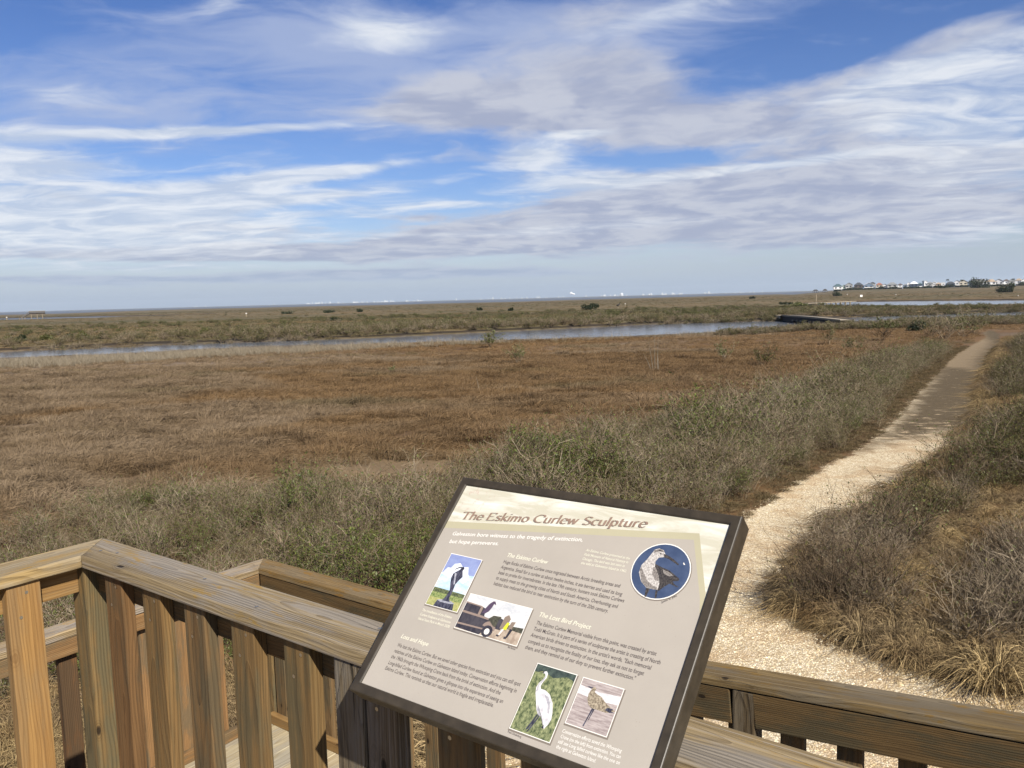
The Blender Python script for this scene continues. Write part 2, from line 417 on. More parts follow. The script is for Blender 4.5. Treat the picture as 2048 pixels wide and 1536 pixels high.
_az_all = np.degrees(np.arctan2(_P[:, 0], _P[:, 1])); _r_all = np.hypot(_P[:, 0], _P[:, 1])
# beyond the middle of the canal
CANMID = np.array([0.5 * (CANAL_DIP[i] + CANAL_DIP[len(CANAL_DIP) - 1 - i]) for i in range(len(CANAL_DIP) // 2)])
def beyond(P):
    xs, ys = CANMID[:, 0], CANMID[:, 1]
    az = np.arctan2(P[:, 0], P[:, 1]); ca = np.arctan2(xs, ys); cr = np.hypot(xs, ys)
    o = np.argsort(ca)
    return np.hypot(P[:, 0], P[:, 1]) - np.interp(az, ca[o], cr[o])
_by = beyond(_P); attr(gme, 'far', ss(-2, 2, _by) * (_r_all > 30))
attr(gme, 'mud', ss(-.12, -.3, _h))

gm, g, b = new_mat('marsh_ground')
pos = g.node('ShaderNodeNewGeometry').outputs['Position']
A = lambda n: g.node('ShaderNodeAttribute', attribute_name=n).outputs['Fac']
col = g.mix(A('far'), ground_tone(g, pos), far_tone(g, pos))
fine = g.noise(pos, 9, 5, .7)
col = g.mix(g.m('MULTIPLY', g.map(fine, .35, .7), .5), col, srgb(56, 42, 28))
mudc = g.mix(g.map(g.noise(pos, .7, 4, .6), .4, .6), srgb(70, 60, 50), srgb(100, 90, 76))
zz = g.xyz(pos)[2]
col = g.mix(A('mud'), col, mudc)
bank = g.m('MULTIPLY', g.map(zz, -.08, -.16), g.map(zz, -.42, -.34))
col = g.mix(g.m('MULTIPLY', bank, .85), col, srgb(40, 32, 24))
sd = g.m('ADD', A('gravel'), g.m('MULTIPLY', g.m('SUBTRACT', g.noise(pos, 2.6, 5, .75), .5), 1.15))
gf = g.map(sd, -.06, .08, 0, 1, True)
st = g.vor(pos, 38.0, out='Color'); sdst = g.vor(pos, 38.0)
st2 = g.vor(pos, 90.0, out='Color'); sd2 = g.vor(pos, 90.0)
big = g.noise(pos, 1.1, 4, .6)
sx = g.xyz(g.vm('ADD', st, g.vm('MULTIPLY', st2, (.4, .4, .4))))[0]
gcol = g.ramp(g.map(sx, 0, 1.4), [(0, srgb(168, 146, 112)), (.35, srgb(214, 196, 160)), (.7, srgb(236, 221, 189)), (1, srgb(248, 240, 218))])
gcol = g.mix(g.map(big, .44, .62, 0, .55, True), gcol, srgb(190, 158, 116))
gcol = g.mix(g.map(sdst, .38, .7, 0, .6), gcol, srgb(128, 104, 74))
grass_spots = g.m('MULTIPLY', g.map(g.noise(pos, 5, 5, .7), .64, .72), .6)
gcol = g.mix(grass_spots, gcol, srgb(132, 112, 80))
wsd = g.m('ADD', A('wet'), g.m('MULTIPLY', g.m('SUBTRACT', g.noise(pos, 1.1, 5, .7), .5), 2.0))
wsd = g.m('ADD', wsd, .35)
wf = g.map(wsd, -.3, 1.0, 0, 1, True)
px = g.xyz(pos)
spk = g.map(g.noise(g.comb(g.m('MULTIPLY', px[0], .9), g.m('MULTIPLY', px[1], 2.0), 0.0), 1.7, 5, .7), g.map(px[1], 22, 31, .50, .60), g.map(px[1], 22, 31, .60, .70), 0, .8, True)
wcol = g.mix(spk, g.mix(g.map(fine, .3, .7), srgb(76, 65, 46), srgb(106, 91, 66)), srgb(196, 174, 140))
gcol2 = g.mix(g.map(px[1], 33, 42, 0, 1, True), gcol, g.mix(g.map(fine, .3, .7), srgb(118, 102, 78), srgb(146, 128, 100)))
gcol2 = g.mix(wf, gcol2, wcol)
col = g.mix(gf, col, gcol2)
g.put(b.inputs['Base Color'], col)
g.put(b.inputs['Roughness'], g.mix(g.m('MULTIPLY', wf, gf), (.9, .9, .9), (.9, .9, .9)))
b.inputs['Specular IOR Level'].default_value = .25
hh = g.m('ADD', g.m('MULTIPLY', g.map(sdst, 0, .5, 1, 0), .7), g.m('MULTIPLY', g.map(sd2, 0, .5, 1, 0), .35))
hh = g.m('ADD', g.m('MULTIPLY', hh, gf), g.m('MULTIPLY', fine, g.map(gf, 0, 1, 3.0, .4)))
g.put(b.inputs['Normal'], g.bump(hh, .8, .014))
ground = link('ground', gme, mat=gm); tag(ground, kind='structure')

# water: one sheet under the whole marsh, seen where the ground dips
wm, g, b = new_mat('marsh_water')
pos = g.node('ShaderNodeNewGeometry').outputs['Position']
b.inputs['Base Color'].default_value = srgb(96, 102, 110); b.inputs['Roughness'].default_value = .14
b.inputs['IOR'].default_value = 1.33; b.inputs['Specular IOR Level'].default_value = .7
dist = g.vm('LENGTH', pos)
amp = g.map(dist, 200, 600, .16, .9)
g.put(b.inputs['Specular IOR Level'], g.map(dist, 350, 700, .7, .22)); g.put(b.inputs['Roughness'], g.map(dist, 350, 700, .14, .5))
wc = g.noise(g.vm('MULTIPLY', pos, (.9, 2.6, 1)), 1.4, 3, .6, out='Color')
wl = g.noise(g.vm('MULTIPLY', pos, (.05, .16, 1)), 1.0, 3, .6)
wn = g.xyz(g.vm('SUBTRACT', wc, (.5, .5, .5)))
amp = g.m('MULTIPLY', amp, g.map(wl, .35, .65, .5, 1.5))
g.put(b.inputs['Normal'], g.vm('NORMALIZE', g.comb(g.m('MULTIPLY', wn[0], amp), g.m('MULTIPLY', wn[1], amp), 1.0)))
wv = [(-12000, -2000, WZ), (12000, -2000, WZ), (12000, 9400, WZ), (-12000, 9400, WZ)]
water = link('water', mesh_np('water', wv, [[0, 1, 2, 3]]), mat=wm); tag(water, kind='structure')
# ------------------------------------------------------------------ vegetation prototypes
def ribbon_mesh(name, paths, widths, bt, mats, leaves=None, leaf_bt=None):
    """paths (n,k,3), widths (n,k); leaves (m,4,3)"""
    paths = np.asarray(paths, float); widths = np.asarray(widths, float); n, k, _ = paths.shape
    d = np.gradient(paths, axis=1); rv = RNG.normal(size=(n, 1, 3)); side = np.cross(d, np.repeat(rv, k, 1))
    side /= np.linalg.norm(side, axis=2, keepdims=True) + 1e-9
    a = paths + side * widths[..., None] / 2; b = paths - side * widths[..., None] / 2
    v = np.stack([a, b], 2).reshape(-1, 3)                       # n,k,2
    base = (np.arange(n) * k * 2)[:, None]; i = np.arange(k - 1)[None] * 2
    f = np.stack([base + i, base + i + 1, base + i + 3, base + i + 2], -1).reshape(-1, 4)
    B = np.repeat(bt, k * 2); mi = np.zeros(len(f), int)
    if leaves is not None and len(leaves):
        lv = leaves.reshape(-1, 3); lf = np.arange(len(lv)).reshape(-1, 4) + len(v)
        v = np.vstack([v, lv]); f = np.vstack([f, lf]); B = np.concatenate([B, np.repeat(leaf_bt, 4)])
        mi = np.concatenate([mi, np.ones(len(lf), int)])
    me = mesh_np(name, v, f, False, mi); attr(me, 'bt', B)
    for m_ in mats: me.materials.append(m_)
    return me
def leaf_mesh(name, leaves, bt, mat):
    lv = leaves.reshape(-1, 3); me = mesh_np(name, lv, np.arange(len(lv)).reshape(-1, 4)); attr(me, 'bt', np.repeat(bt, 4)); me.materials.append(mat); return me
def tuft(name, n, rb, h0, h1, width, mat, lean=.35, wind=(0, 0), droop=.5, k=4, collapse=0.0):
    ang = RNG.uniform(0, 6.28, n); rad = rb * np.sqrt(RNG.uniform(0, 1, n))
    base = np.stack([rad * np.cos(ang), rad * np.sin(ang), np.zeros(n)], 1)
    h = RNG.uniform(h0, h1, n)
    out = np.stack([np.cos(ang + RNG.normal(0, .5, n)), np.sin(ang + RNG.normal(0, .5, n)), np.zeros(n)], 1) * (lean * (.4 + rad / rb))[:, None] * RNG.uniform(.4, 1.5, n)[:, None]
    out[:, 0] += wind[0] * RNG.uniform(.5, 1.3, n); out[:, 1] += wind[1] * RNG.uniform(.5, 1.3, n)
    t = np.linspace(0, 1, k)[None, :, None]
    up = np.zeros((n, 1, 3)); up[:, 0, 2] = 1
    p = base[:, None] + h[:, None, None] * (up * (t - droop * t ** 2.2 * (.5 + np.linalg.norm(out, axis=1))[:, None, None]) + out[:, None] * t ** 1.6)
    p[..., 2] = np.maximum(p[..., 2], .01 + .02 * RNG.uniform(0, 1, (n, k)))
    w = width * RNG.uniform(.6, 1.3, n)[:, None] * (1 - np.linspace(0, 1, k) ** 2 * .85)[None]
    return ribbon_mesh(name, p, w, RNG.uniform(0, 1, n), [mat])
def shrub_parts(h, spread, nst, leafn, leafsz, leaf_lo=.25, tw=.006, upright=.6, crook=.25, sub=(5, 4)):
    """forking stems from a crown base; returns twig paths and leaf quads"""
    K = 4; P = []; Wd = []; tips = []
    def branch(p0, d, L, w, lev):
        pts = [p0]; p = p0; dd = d
        for i in range(K - 1):
            dd = dd + RNG.normal(0, crook, 3) * (1, 1, .6); dd[2] += .10 * upright; dd = dd / np.linalg.norm(dd)
            p = p + dd * L / (K - 1); pts.append(p)
        P.append(pts); Wd.append(np.linspace(w, w * .45, K))
        if lev >= 1: tips.append((pts, lev))
        if lev < 2:
            for _ in range(sub[lev]):
                t = RNG.uniform(.25, 1.0); i = min(int(t * (K - 1)), K - 2); f = t * (K - 1) - i
                q = pts[i] * (1 - f) + pts[i + 1] * f
                nd = dd + RNG.normal(0, .6, 3); nd[2] = abs(nd[2]) * .6 + .35 * upright; nd /= np.linalg.norm(nd)
                branch(q, nd, L * RNG.uniform(.3, .62), w * .62, lev + 1)
    for i in range(nst):
        a = RNG.uniform(0, 6.28); s = RNG.uniform(.1, 1) * spread
        d = np.array([math.cos(a) * s, math.sin(a) * s, 1.0]); d /= np.linalg.norm(d)
        branch(np.array([math.cos(a) * .06, math.sin(a) * .06, 0.0]) + RNG.normal(0, .05, 3) * (1, 1, 0), d, h * RNG.uniform(.55, .95), tw * 1.6, 0)
    P = np.array(P); Wd = np.array(Wd)
    L = []
    if leafn:
        allp = np.array([t[0] for t in tips]).reshape(-1, 3); top = allp[:, 2].max()
        ok = allp[allp[:, 2] > top * leaf_lo]
        c = ok[RNG.integers(0, len(ok), leafn)] + RNG.normal(0, .018, (leafn, 3))
        ax = RNG.normal(size=(leafn, 3)); ax[:, 2] += .5; ax /= np.linalg.norm(ax, axis=1, keepdims=True)
        bx = np.cross(ax, RNG.normal(size=(leafn, 3))); bx /= np.linalg.norm(bx, axis=1, keepdims=True)
        s = leafsz * RNG.uniform(.6, 1.4, leafn)[:, None]
        L = np.stack([c - ax * s, c + bx * s * .38, c + ax * s, c - bx * s * .38], 1)
    return P, Wd, L
def shrub_mesh(name, mats, **kw):
    P, Wd, L = shrub_parts(**kw)
    return ribbon_mesh(name, P, Wd, RNG.uniform(0, 1, len(P)), mats, L if len(L) else None, RNG.uniform(0, 1, len(L)) if len(L) else None)
def bush_leaves(rx, ry, h, n, sz, lumps=9, flat=.15):
    """leaf faces spread through several overlapping clumps"""
    cs = []; 
    for i in range(lumps):
        a = RNG.uniform(0, 6.28); r = math.sqrt(RNG.uniform(0, 1)) * .68
        zz = RNG.uniform(flat, .72) * (1 - .45 * r)
        cs.append((math.cos(a) * r * rx, math.sin(a) * r * ry, zz * h, RNG.uniform(.26, .5)))
    per = n // lumps; out = []
    for cx, cy, cz, s in cs:
        d = RNG.normal(size=(per, 3)); d /= np.linalg.norm(d, axis=1, keepdims=True)
        rr = RNG.uniform(.55, 1.08, per)[:, None]
        c = np.array([cx, cy, cz]) + d * rr * np.array([s * rx, s * ry, s * h * .8])
        c[:, 2] = np.maximum(c[:, 2], .03 * h)
        ax = RNG.normal(size=(per, 3)) + d * .6; ax /= np.linalg.norm(ax, axis=1, keepdims=True)
        bx = np.cross(ax, RNG.normal(size=(per, 3))); bx /= np.linalg.norm(bx, axis=1, keepdims=True)
        q = sz * RNG.uniform(.5, 1.4, per)[:, None]
        out.append(np.stack([c - ax * q, c + bx * q * .5, c + ax * q, c - bx * q * .5], 1))
    return np.concatenate(out)
WIND = (.34, .12)
P_MARSH = [tuft('marsh_tuft', 70, .24, .22, .46, .011, M_MARSH, .35, WIND, .55) for _ in range(4)]
P_MARSHF = [tuft('marsh_tuft_far', 46, .5, .28, .6, .03, M_MARSH, .4, WIND, .5) for _ in range(3)]
P_TUSS = [tuft('tussock', 330, .20, .5, 1.15, .0075, M_TUSS, .62, (.16, -.06), 1.0, 6) for _ in range(4)]
P_VERGE = [tuft('verge_tuft', 60, .14, .08, .19, .006, M_VERGE, .6, (0, 0), .6) for _ in range(3)]
P_REED = [tuft('reed_clump', 34, .3, .5, 1.1, .016, M_REED, .3, (.1, 0), .2) for _ in range(3)]
P_FAR = [tuft('far_tuft', 60, .9, .35, .8, .06, M_FARV, .5, (.2, 0), .45) for _ in range(3)]
SH = dict(h=1.15, spread=.8, nst=15, tw=.0085, leafsz=.029, sub=(5, 3), crook=.3)
P_SHRUB = [shrub_mesh('shrub_bare', [M_TWIG, M_LEAF], leafn=150, **SH), shrub_mesh('shrub_half', [M_TWIG, M_LEAFO], leafn=420, **SH),
           shrub_mesh('shrub_leafy', [M_TWIGD, M_LEAF], leafn=850, **SH), shrub_mesh('shrub_olive', [M_TWIG, M_LEAFO], leafn=330, **SH),
           shrub_mesh('shrub_dead', [M_TWIG, M_LEAFO], leafn=60, **SH)]
P_SHRUBF = [shrub_mesh('bank_shrub', [M_TWIG, M_LEAFO], h=1.3, spread=.9, nst=14, leafn=420, leafsz=.07, tw=.022),
            shrub_mesh('bank_shrub_green', [M_TWIGD, M_LEAFY], h=1.3, spread=.9, nst=12, leafn=650, leafsz=.07, tw=.02),
            shrub_mesh('bank_shrub_bare', [M_TWIG, M_LEAFO], h=1.2, spread=.9, nst=18, leafn=80, leafsz=.06, tw=.026)]

P_SHRUBR = [shrub_mesh('dark_bare', [M_TWIGM, M_LEAFO], leafn=60, h=1.15, spread=.9, nst=24, tw=.0075, leafsz=.026, sub=(5, 3), crook=.28),
            shrub_mesh('dark_olive', [M_TWIGD, M_LEAFO], leafn=620, h=1.15, spread=.9, nst=18, tw=.0075, leafsz=.028, sub=(5, 3), crook=.28),
            shrub_mesh('grey_bare', [M_TWIG, M_LEAFO], leafn=40, h=1.1, spread=.9, nst=22, tw=.0075, leafsz=.026, sub=(5, 3), crook=.28)]
def scatter(name, P, protos, idx, scl, rot, zs=1.0, kind='stuff', zoff=0.0):
    if zs is None: zs = 1.0
    z = height(P) + zoff
    me = bpy.data.meshes.new(name); me.vertices.add(len(P)); me.vertices.foreach_set('co', np.column_stack([P, z]).astype(np.float32).ravel())
    attr(me, 'scl', scl); attr(me, 'rot', rot); attr(me, 'zs', np.broadcast_to(zs, (len(P),)) * scl)
    a = me.attributes.new('idx', 'INT', 'POINT'); a.data.foreach_set('value', np.asarray(idx, np.int32))
    o = bpy.data.objects.new(name, me); C.objects.link(o)
    ng = bpy.data.node_groups.new(name + '_scatter', 'GeometryNodeTree')
    ng.interface.new_socket('Geometry', in_out='INPUT', socket_type='NodeSocketGeometry')
    ng.interface.new_socket('Geometry', in_out='OUTPUT', socket_type='NodeSocketGeometry')
    n = ng.nodes; l = ng.links
    gi = n.new('NodeGroupInput'); go = n.new('NodeGroupOutput')
    iop = n.new('GeometryNodeInstanceOnPoints'); jn = n.new('GeometryNodeJoinGeometry')
    for pm in reversed(protos):
        po = bpy.data.objects.new(pm.name, pm)
        oi = n.new('GeometryNodeObjectInfo'); oi.inputs['Object'].default_value = po; oi.inputs['As Instance'].default_value = True
        l.new(oi.outputs['Geometry'], jn.inputs[0])
    def na(nm, typ):
        q = n.new('GeometryNodeInputNamedAttribute'); q.data_type = typ; q.inputs['Name'].default_value = nm
        return q.outputs['Attribute']
    l.new(gi.outputs[0], iop.inputs['Points']); l.new(jn.outputs[0], iop.inputs['Instance'])
    iop.inputs['Pick Instance'].default_value = True
    l.new(na('idx', 'INT'), iop.inputs['Instance Index'])
    cx = n.new('ShaderNodeCombineXYZ'); l.new(na('rot', 'FLOAT'), cx.inputs[2])
    l.new(cx.outputs[0], iop.inputs['Rotation']); cs = n.new('ShaderNodeCombineXYZ'); l.new(na('scl', 'FLOAT'), cs.inputs[0]); l.new(na('scl', 'FLOAT'), cs.inputs[1]); l.new(na('zs', 'FLOAT'), cs.inputs[2]); l.new(cs.outputs[0], iop.inputs['Scale'])
    l.new(iop.outputs[0], go.inputs[0])
    md = o.modifiers.new('scatter', 'NODES'); md.node_group = ng
    tag(o, kind=kind)
    return o
def sample(r0, r1, a0, a1, n):
    r = np.sqrt(RNG.uniform(r0 * r0, r1 * r1, n)); a = np.radians(RNG.uniform(a0, a1, n))
    return np.stack([r * np.sin(a), r * np.cos(a)], 1)
def rnd_idx(P, k): return RNG.integers(0, k, len(P))
def rr(P): return RNG.uniform(0, 6.28, len(P))

# deck footprint, kept free of plants
def uvof(P): return P @ np.array([U.x, U.y]), P @ np.array([V.x, V.y])
def ondeck(P):
    u, v = uvof(P); return (u < 4.5) & (v < 3.2) & (v > -4)
THICK = gpoly([(-300, 1230), (-300, 1130), (0, 1085), (120, 1040), (220, 1010), (400, 1000), (640, 985), (760, 1010), (900, 985), (960, 935), (1100, 905), (1250, 872), (1400, 846), (1500, 826), (1600, 785), (1700, 752), (1800, 722), (1860, 700), (1905, 686),
               (1903, 700), (1858, 733), (1800, 768), (1768, 812), (1728, 856), (1655, 902), (1578, 942), (1510, 985), (1440, 1022), (1300, 1060), (1200, 1150), (1000, 1300), (700, 1330), (300, 1420), (-300, 1480)])
VERGE = gpoly([(1905, 686), (1860, 700), (1780, 770), (1700, 860), (1560, 930), (1430, 1005), (1200, 1150), (1100, 1300), (1440, 1090), (1600, 962), (1745, 878), (1830, 790), (1905, 712), (1935, 694)])
RIGHTZ = gpoly([(1990, 660), (2012, 684), (1965, 735), (1940, 820), (1895, 890), (1790, 962), (1700, 1025), (1590, 1095), (1535, 1160), (1543, 1208), (1622, 1265), (1722, 1308), (1847, 1348), (1973, 1387), (2048, 1400), (2500, 1480), (2900, 1200), (2500, 660)])
NEARS = gpoly([(1430, 671), (1536, 664), (1700, 655), (1800, 648), (1900, 644), (2048, 639), (2200, 634), (2200, 645), (2048, 651), (1950, 653), (1860, 656), (1700, 661), (1536, 669), (1430, 674)])
CLUMPS = [gpoly(q) for q in ([(1600, 1195), (1640, 1125), (1765, 1050), (1885, 985), (1925, 1010), (1860, 1065), (1800, 1110), (1810, 1180), (1780, 1250), (1650, 1250)],
    [(1925, 955), (1955, 905), (1990, 858), (2070, 840), (2300, 860), (2300, 960), (2060, 985), (1930, 1000)], [(1960, 1130), (2060, 1090), (2250, 1120), (2250, 1300), (2060, 1310), (1950, 1240)],
    [(1975, 770), (2010, 740), (2100, 740), (2100, 800), (2000, 810)], [(2015, 700), (2060, 690), (2150, 720), (2060, 735)])]
def veg():
    # brown marsh grass between shrubs and canal
    P = np.vstack([sample(9, 30, -36, 36, 16000), sample(30, 60, -36, 36, 26000)])
    ok = (sdist(P, THICK) < .4) & (sdist(P, GRAVEL) < -2.6) & (sdist(P, CANAL_DIP) < 0) & (beyond(P) < 0) & ~ondeck(P) & (sdist(P, RIGHTZ) < 0)
    P = P[ok]; bare = wnoise(P, 9, 3); pp_ = np.array(G(800, 940)); P = P[(bare < .75) & (np.hypot((P[:, 0] - pp_[0]) * .34, (P[:, 1] - pp_[1]) * .62) > RNG.uniform(.5, 1.3, len(P)))]
    o = scatter('marsh_grass', P, P_MARSH, rnd_idx(P, 4), RNG.uniform(.55, 1.25, len(P)) * (1 + .3 * wnoise(P, 6, 4)) * (1 + .35 * wnoise(P, 1.7, 14, 2)), RNG.normal(0, .45, len(P)) + 1.3 * wnoise(P, 8, 15, 2), None)
    tag(o, 'dead brown cordgrass covering the flat marsh in front of the canal', 'grass')
    P = sample(58, 128, -36, 36, 22000)
    ok = (sdist(P, CANAL_DIP) < -.5) & (beyond(P) < 0) & (sdist(P, GRAVEL) < -.5) & (sdist(P, RIGHTZ) < 0)
    P = P[ok]
    o = scatter('canal_side_grass', P, P_MARSHF, rnd_idx(P, 3), RNG.uniform(.4, .75, len(P)), RNG.normal(0, .5, len(P)), None)
    tag(o, 'brown grass thinning out towards the near bank of the canal', 'grass')
    # pale reed fringe along the near bank, tallest at left
    P = sample(60, 125, -36, 30, 60000)
    sd = sdist(P, CANAL_DIP); by = beyond(P)
    azp = np.degrees(np.arctan2(P[:, 0], P[:, 1]))
    wdt = np.interp(azp, [-36, -15, 0, 20, 30], [15, 12, 5, 5, 7]); w0 = np.interp(azp, [-36, -20, -8, 0], [5, 4, 1.5, .3])
    ok = (by < 0) & (sd < -w0) & (sd > -wdt)
    P = P[ok]; azp = azp[ok]
    P, azp = P[:5200], azp[:5200]
    pale = RNG.uniform(0, 1, len(P)) < np.interp(azp, [-36, -22, -8, 5], [.9, .75, .35, .1])
    idx = np.where(pale, RNG.integers(0, 3, len(P)), 3 + RNG.integers(0, 3, len(P)))
    o = scatter('reed_fringe', P, P_REED + P_MARSHF, idx, np.where(pale, RNG.uniform(.45, .8, len(P)), RNG.uniform(.4, .8, len(P))), rr(P), None)
    tag(o, 'pale dry reeds fringing the near bank of the canal', 'reeds')
    # dense shrub belt
    P = sample(7, 62, -42, 36, 60000)
    sd = sdist(P, THICK) + .5 * wnoise(P, 2.2, 5)
    ok = (sd > 0) & ~ondeck(P); P = P[ok]
    r = np.hypot(P[:, 0], P[:, 1]); keep = RNG.uniform(0, 1, len(P)) < np.interp(r, [8, 20, 60], [1.0, .9, .45]); P = P[keep]
    # thin to a fixed spacing
    cell = {}
    K_ = []
    for i, p in enumerate(P):
        key = (int(p[0] // .42), int(p[1] // .42))
        if key not in cell: cell[key] = 1; K_.append(i)
    P = P[K_]; r = np.hypot(P[:, 0], P[:, 1]); sd = sdist(P, THICK)
    q = wnoise(P, 5, 6); az = np.degrees(np.arctan2(P[:, 0], P[:, 1]))
    gx = np.array([[i * 2.1 + RNG.uniform(-.8, .8), j * 2.1 + RNG.uniform(-.8, .8)] for i in range(-14, 22) for j in range(2, 32)])
    dm = np.sqrt(((P[:, None, :] - gx[None]) ** 2).sum(2).min(1)); mound = np.exp(-(dm / .85) ** 2)

    q = wnoise(P, 5, 6); az = np.degrees(np.arctan2(P[:, 0], P[:, 1]))
    green = .55 * ss(16, 11, r) * ss(-24, -17, az) * ss(6, -2, az) + q + np.interp(az, [-35, -18, -5, 10, 25], [.0, .35, .35, .15, .0]) * ss(24, 12, r) + RNG.normal(0, .35, len(P))
    idx = np.where(green > .8, 2, np.where(green > .4, 1, np.where(green > .1, 3, np.where(green > -.7, 0, 4))))
    idx = np.where((idx == 3) & (az < -6), 0, idx)
    scl = RNG.uniform(.55, 1.0, len(P)) * (.72 + .55 * mound) * (1 + .2 * wnoise(P, 2.4, 7, 2)) * np.interp(sd, [0, .8], [.6, 1]) * np.interp(az, [-35, -20, 0, 12], [.62, .72, .9, 1.08])
    o = scatter('shrub_thicket', P, P_SHRUB, idx, scl, rr(P), None)
    tag(o, 'grey twiggy saltbush thicket with green leaves behind the boardwalk and beside the path', 'shrubs')
    # short brown verge by the path and under the shrubs
    P = sample(6, 66, -45, 40, 90000)
    sg = sdist(P, GRAVEL)
    ok = (sg < .05) & (((sdist(P, VERGE) > -.4) | ((sg > -1.6)) | ((sdist(P, THICK) > 0) & (np.hypot(P[:, 0], P[:, 1]) < 22)))) & ~ondeck(P)
    P = P[ok][:26000]
    o = scatter('verge_grass', P, P_VERGE, rnd_idx(P, 3), RNG.uniform(.6, 1.3, len(P)), rr(P), None)
    tag(o, 'short brown grass along the edges of the gravel path', 'grass')
    # tussocks right of the path and round the boardwalk legs
    P = sample(6, 75, 3, 46, 30000)
    sg = sdist(P, GRAVEL)
    ok = (sdist(P, RIGHTZ) > .12) & (sg < -.12) & ~ondeck(P); P = P[ok]
    r = np.hypot(P[:, 0], P[:, 1]); P = P[RNG.uniform(0, 1, len(P)) < np.interp(r, [8, 25, 70], [1.0, .55, .3])][:5200]
    P2 = sample(4.5, 11, -50, -8, 2200); P2 = P2[~ondeck(P2) & (sdist(P2, THICK) < .5)]
    P = np.vstack([P, P2])
    o = scatter('tussock_grass', P, P_TUSS, rnd_idx(P, 4), RNG.uniform(.4, .85, len(P)) * (1 + .3 * wnoise(P, 2.5, 8)) * np.where((sdist(P, GRAVEL) > -1.2), 1.15, .8), rr(P), None)
    tag(o, 'long drooping straw tussocks heaped along the right side of the gravel path', 'grass')
    # twiggy shrubs over the tussocks on the right
    P = sample(8, 75, 16, 46, 16000)
    sd = sdist(P, RIGHTZ); q = np.max([sdist(P, c_) for c_ in CLUMPS], axis=0)
    ok = (sd > .2) & (q + .35 * wnoise(P, 1.6, 9) > 0); P = P[ok]
    cell = {}; K_ = []
    for i, p in enumerate(P):
        key = (int(p[0] // .40), int(p[1] // .40))
        if key not in cell: cell[key] = 1; K_.append(i)
    P = P[K_]
    o = scatter('twiggy_scrub', P, P_SHRUBR, np.where(np.hypot(P[:, 0], P[:, 1]) > 15.5, RNG.choice([1, 1, 0], len(P)), RNG.choice([0, 0, 2], len(P))), RNG.uniform(.6, 1.1, len(P)) * np.interp(np.max([sdist(P, c_) for c_ in CLUMPS], axis=0), [0, .8], [.65, 1.0]), rr(P), None)
    tag(o, 'grey brown twiggy scrub among the tussocks right of the path', 'shrubs')
    P = sample(60, 135, 10, 40, 30000)
    ok = (sdist(P, NEARS) > 0) & (sdist(P, CANAL_DIP) < -.2); P = P[ok][:1500]
    o = scatter('near_bank_scrub', P, P_SHRUBF, RNG.choice([0, 2, 2], len(P)), RNG.uniform(.4, .85, len(P)), rr(P), .75)
    tag(o, 'grey scrub along the near bank of the canal at right', 'shrubs')
    # beyond the canal
    P = np.vstack([sample(95, 260, -36, 38, 26000), sample(260, 900, -36, 38, 22000)])
    ok = (sdist(P, CANAL_DIP) < -.5) & (beyond(P) > 0) & (sdist(P, POND) < -1) & (sdist(P, SLOUGH) < -1) & (sdist(P, BAY) < -2)
    P = P[ok]; r = np.hypot(P[:, 0], P[:, 1])
    o = scatter('far_marsh_grass', P, P_FAR, rnd_idx(P, 3), RNG.uniform(.4, .9, len(P)) * np.interp(r, [100, 300, 900], [.9, 1.3, 2.2]), rr(P), np.interp(r, [100, 180, 320, 900], [.75, .5, .3, .12]))
    tag(o, 'tan and olive grass flats stretching from the canal to the bay', 'grass')
    P = np.vstack([sample(95, 260, -36, 38, 30000), sample(260, 800, -36, 38, 9000)])
    by = beyond(P); az = np.degrees(np.arctan2(P[:, 0], P[:, 1]))
    ok = (sdist(P, CANAL_DIP) < -.6) & (by > 0) & (sdist(P, POND) < -3) & (sdist(P, SLOUGH) < -1) & (sdist(P, BAY) < -4)
    q = wnoise(P, 34, 10); band = .95 * np.exp(-((by - 24) / 13) ** 2) * ss(-26, -8, az) + .35 * np.exp(-((by - 22) / 8) ** 2) * (az < -14)
    ok &= (q * .35 + band + RNG.uniform(-.45, .45, len(P)) > .5); P = P[ok][:5200]
    by = beyond(P); r = np.hypot(P[:, 0], P[:, 1])
    idx = np.where(RNG.uniform(0, 1, len(P)) < ss(26, 50, by) * .5, 1, RNG.choice([0, 2], len(P)))
    o = scatter('bank_scrub', P, P_SHRUBF, idx, RNG.uniform(.5, 1.15, len(P)), rr(P), np.interp(r, [100, 170, 300, 800], [.9, .7, .45, .3]))
    tag(o, 'grey and olive scrub lining the far bank of the canal', 'shrubs')
    # loose stones on the gravel
    st = []
    for k in range(3):
        bm = bmesh.new(); bmesh.ops.create_icosphere(bm, subdivisions=1, radius=1)
        for v_ in bm.verts: v_.co = Vector((v_.co.x * random.uniform(.8, 1.2), v_.co.y * random.uniform(.6, .9), v_.co.z * random.uniform(.4, .6)))
        me = bpy.data.meshes.new('stone'); bm.to_mesh(me); bm.free(); me.materials.append(M_STONE); st.append(me)
    P = np.vstack([sample(4, 12, -12, 40, 52000), sample(12, 20, 5, 36, 16000)]); sg = sdist(P, GRAVEL)
    edge = np.exp(-(sg / .5) ** 2); dens = .35 + .65 * edge + .35 * (wnoise(P, 2.2, 12) > .1)
    P = P[(sg > -.12) & (RNG.uniform(0, 1, len(P)) < dens)]
    o = scatter('gravel', P, st, rnd_idx(P, 3), RNG.lognormal(-4.75, .38, len(P)), rr(P), None)
    tag(o, 'loose pale crushed shell and limestone stones on the path', 'gravel')
m_, g, b = new_mat('limestone_stone')
_r = g.node('ShaderNodeObjectInfo').outputs['Random']
g.put(b.inputs['Base Color'], g.ramp(_r, [(0, srgb(170, 146, 108)), (.3, srgb(214, 194, 152)), (.75, srgb(238, 222, 186)), (1, srgb(250, 240, 214))]))
b.inputs['Roughness'].default_value = .85
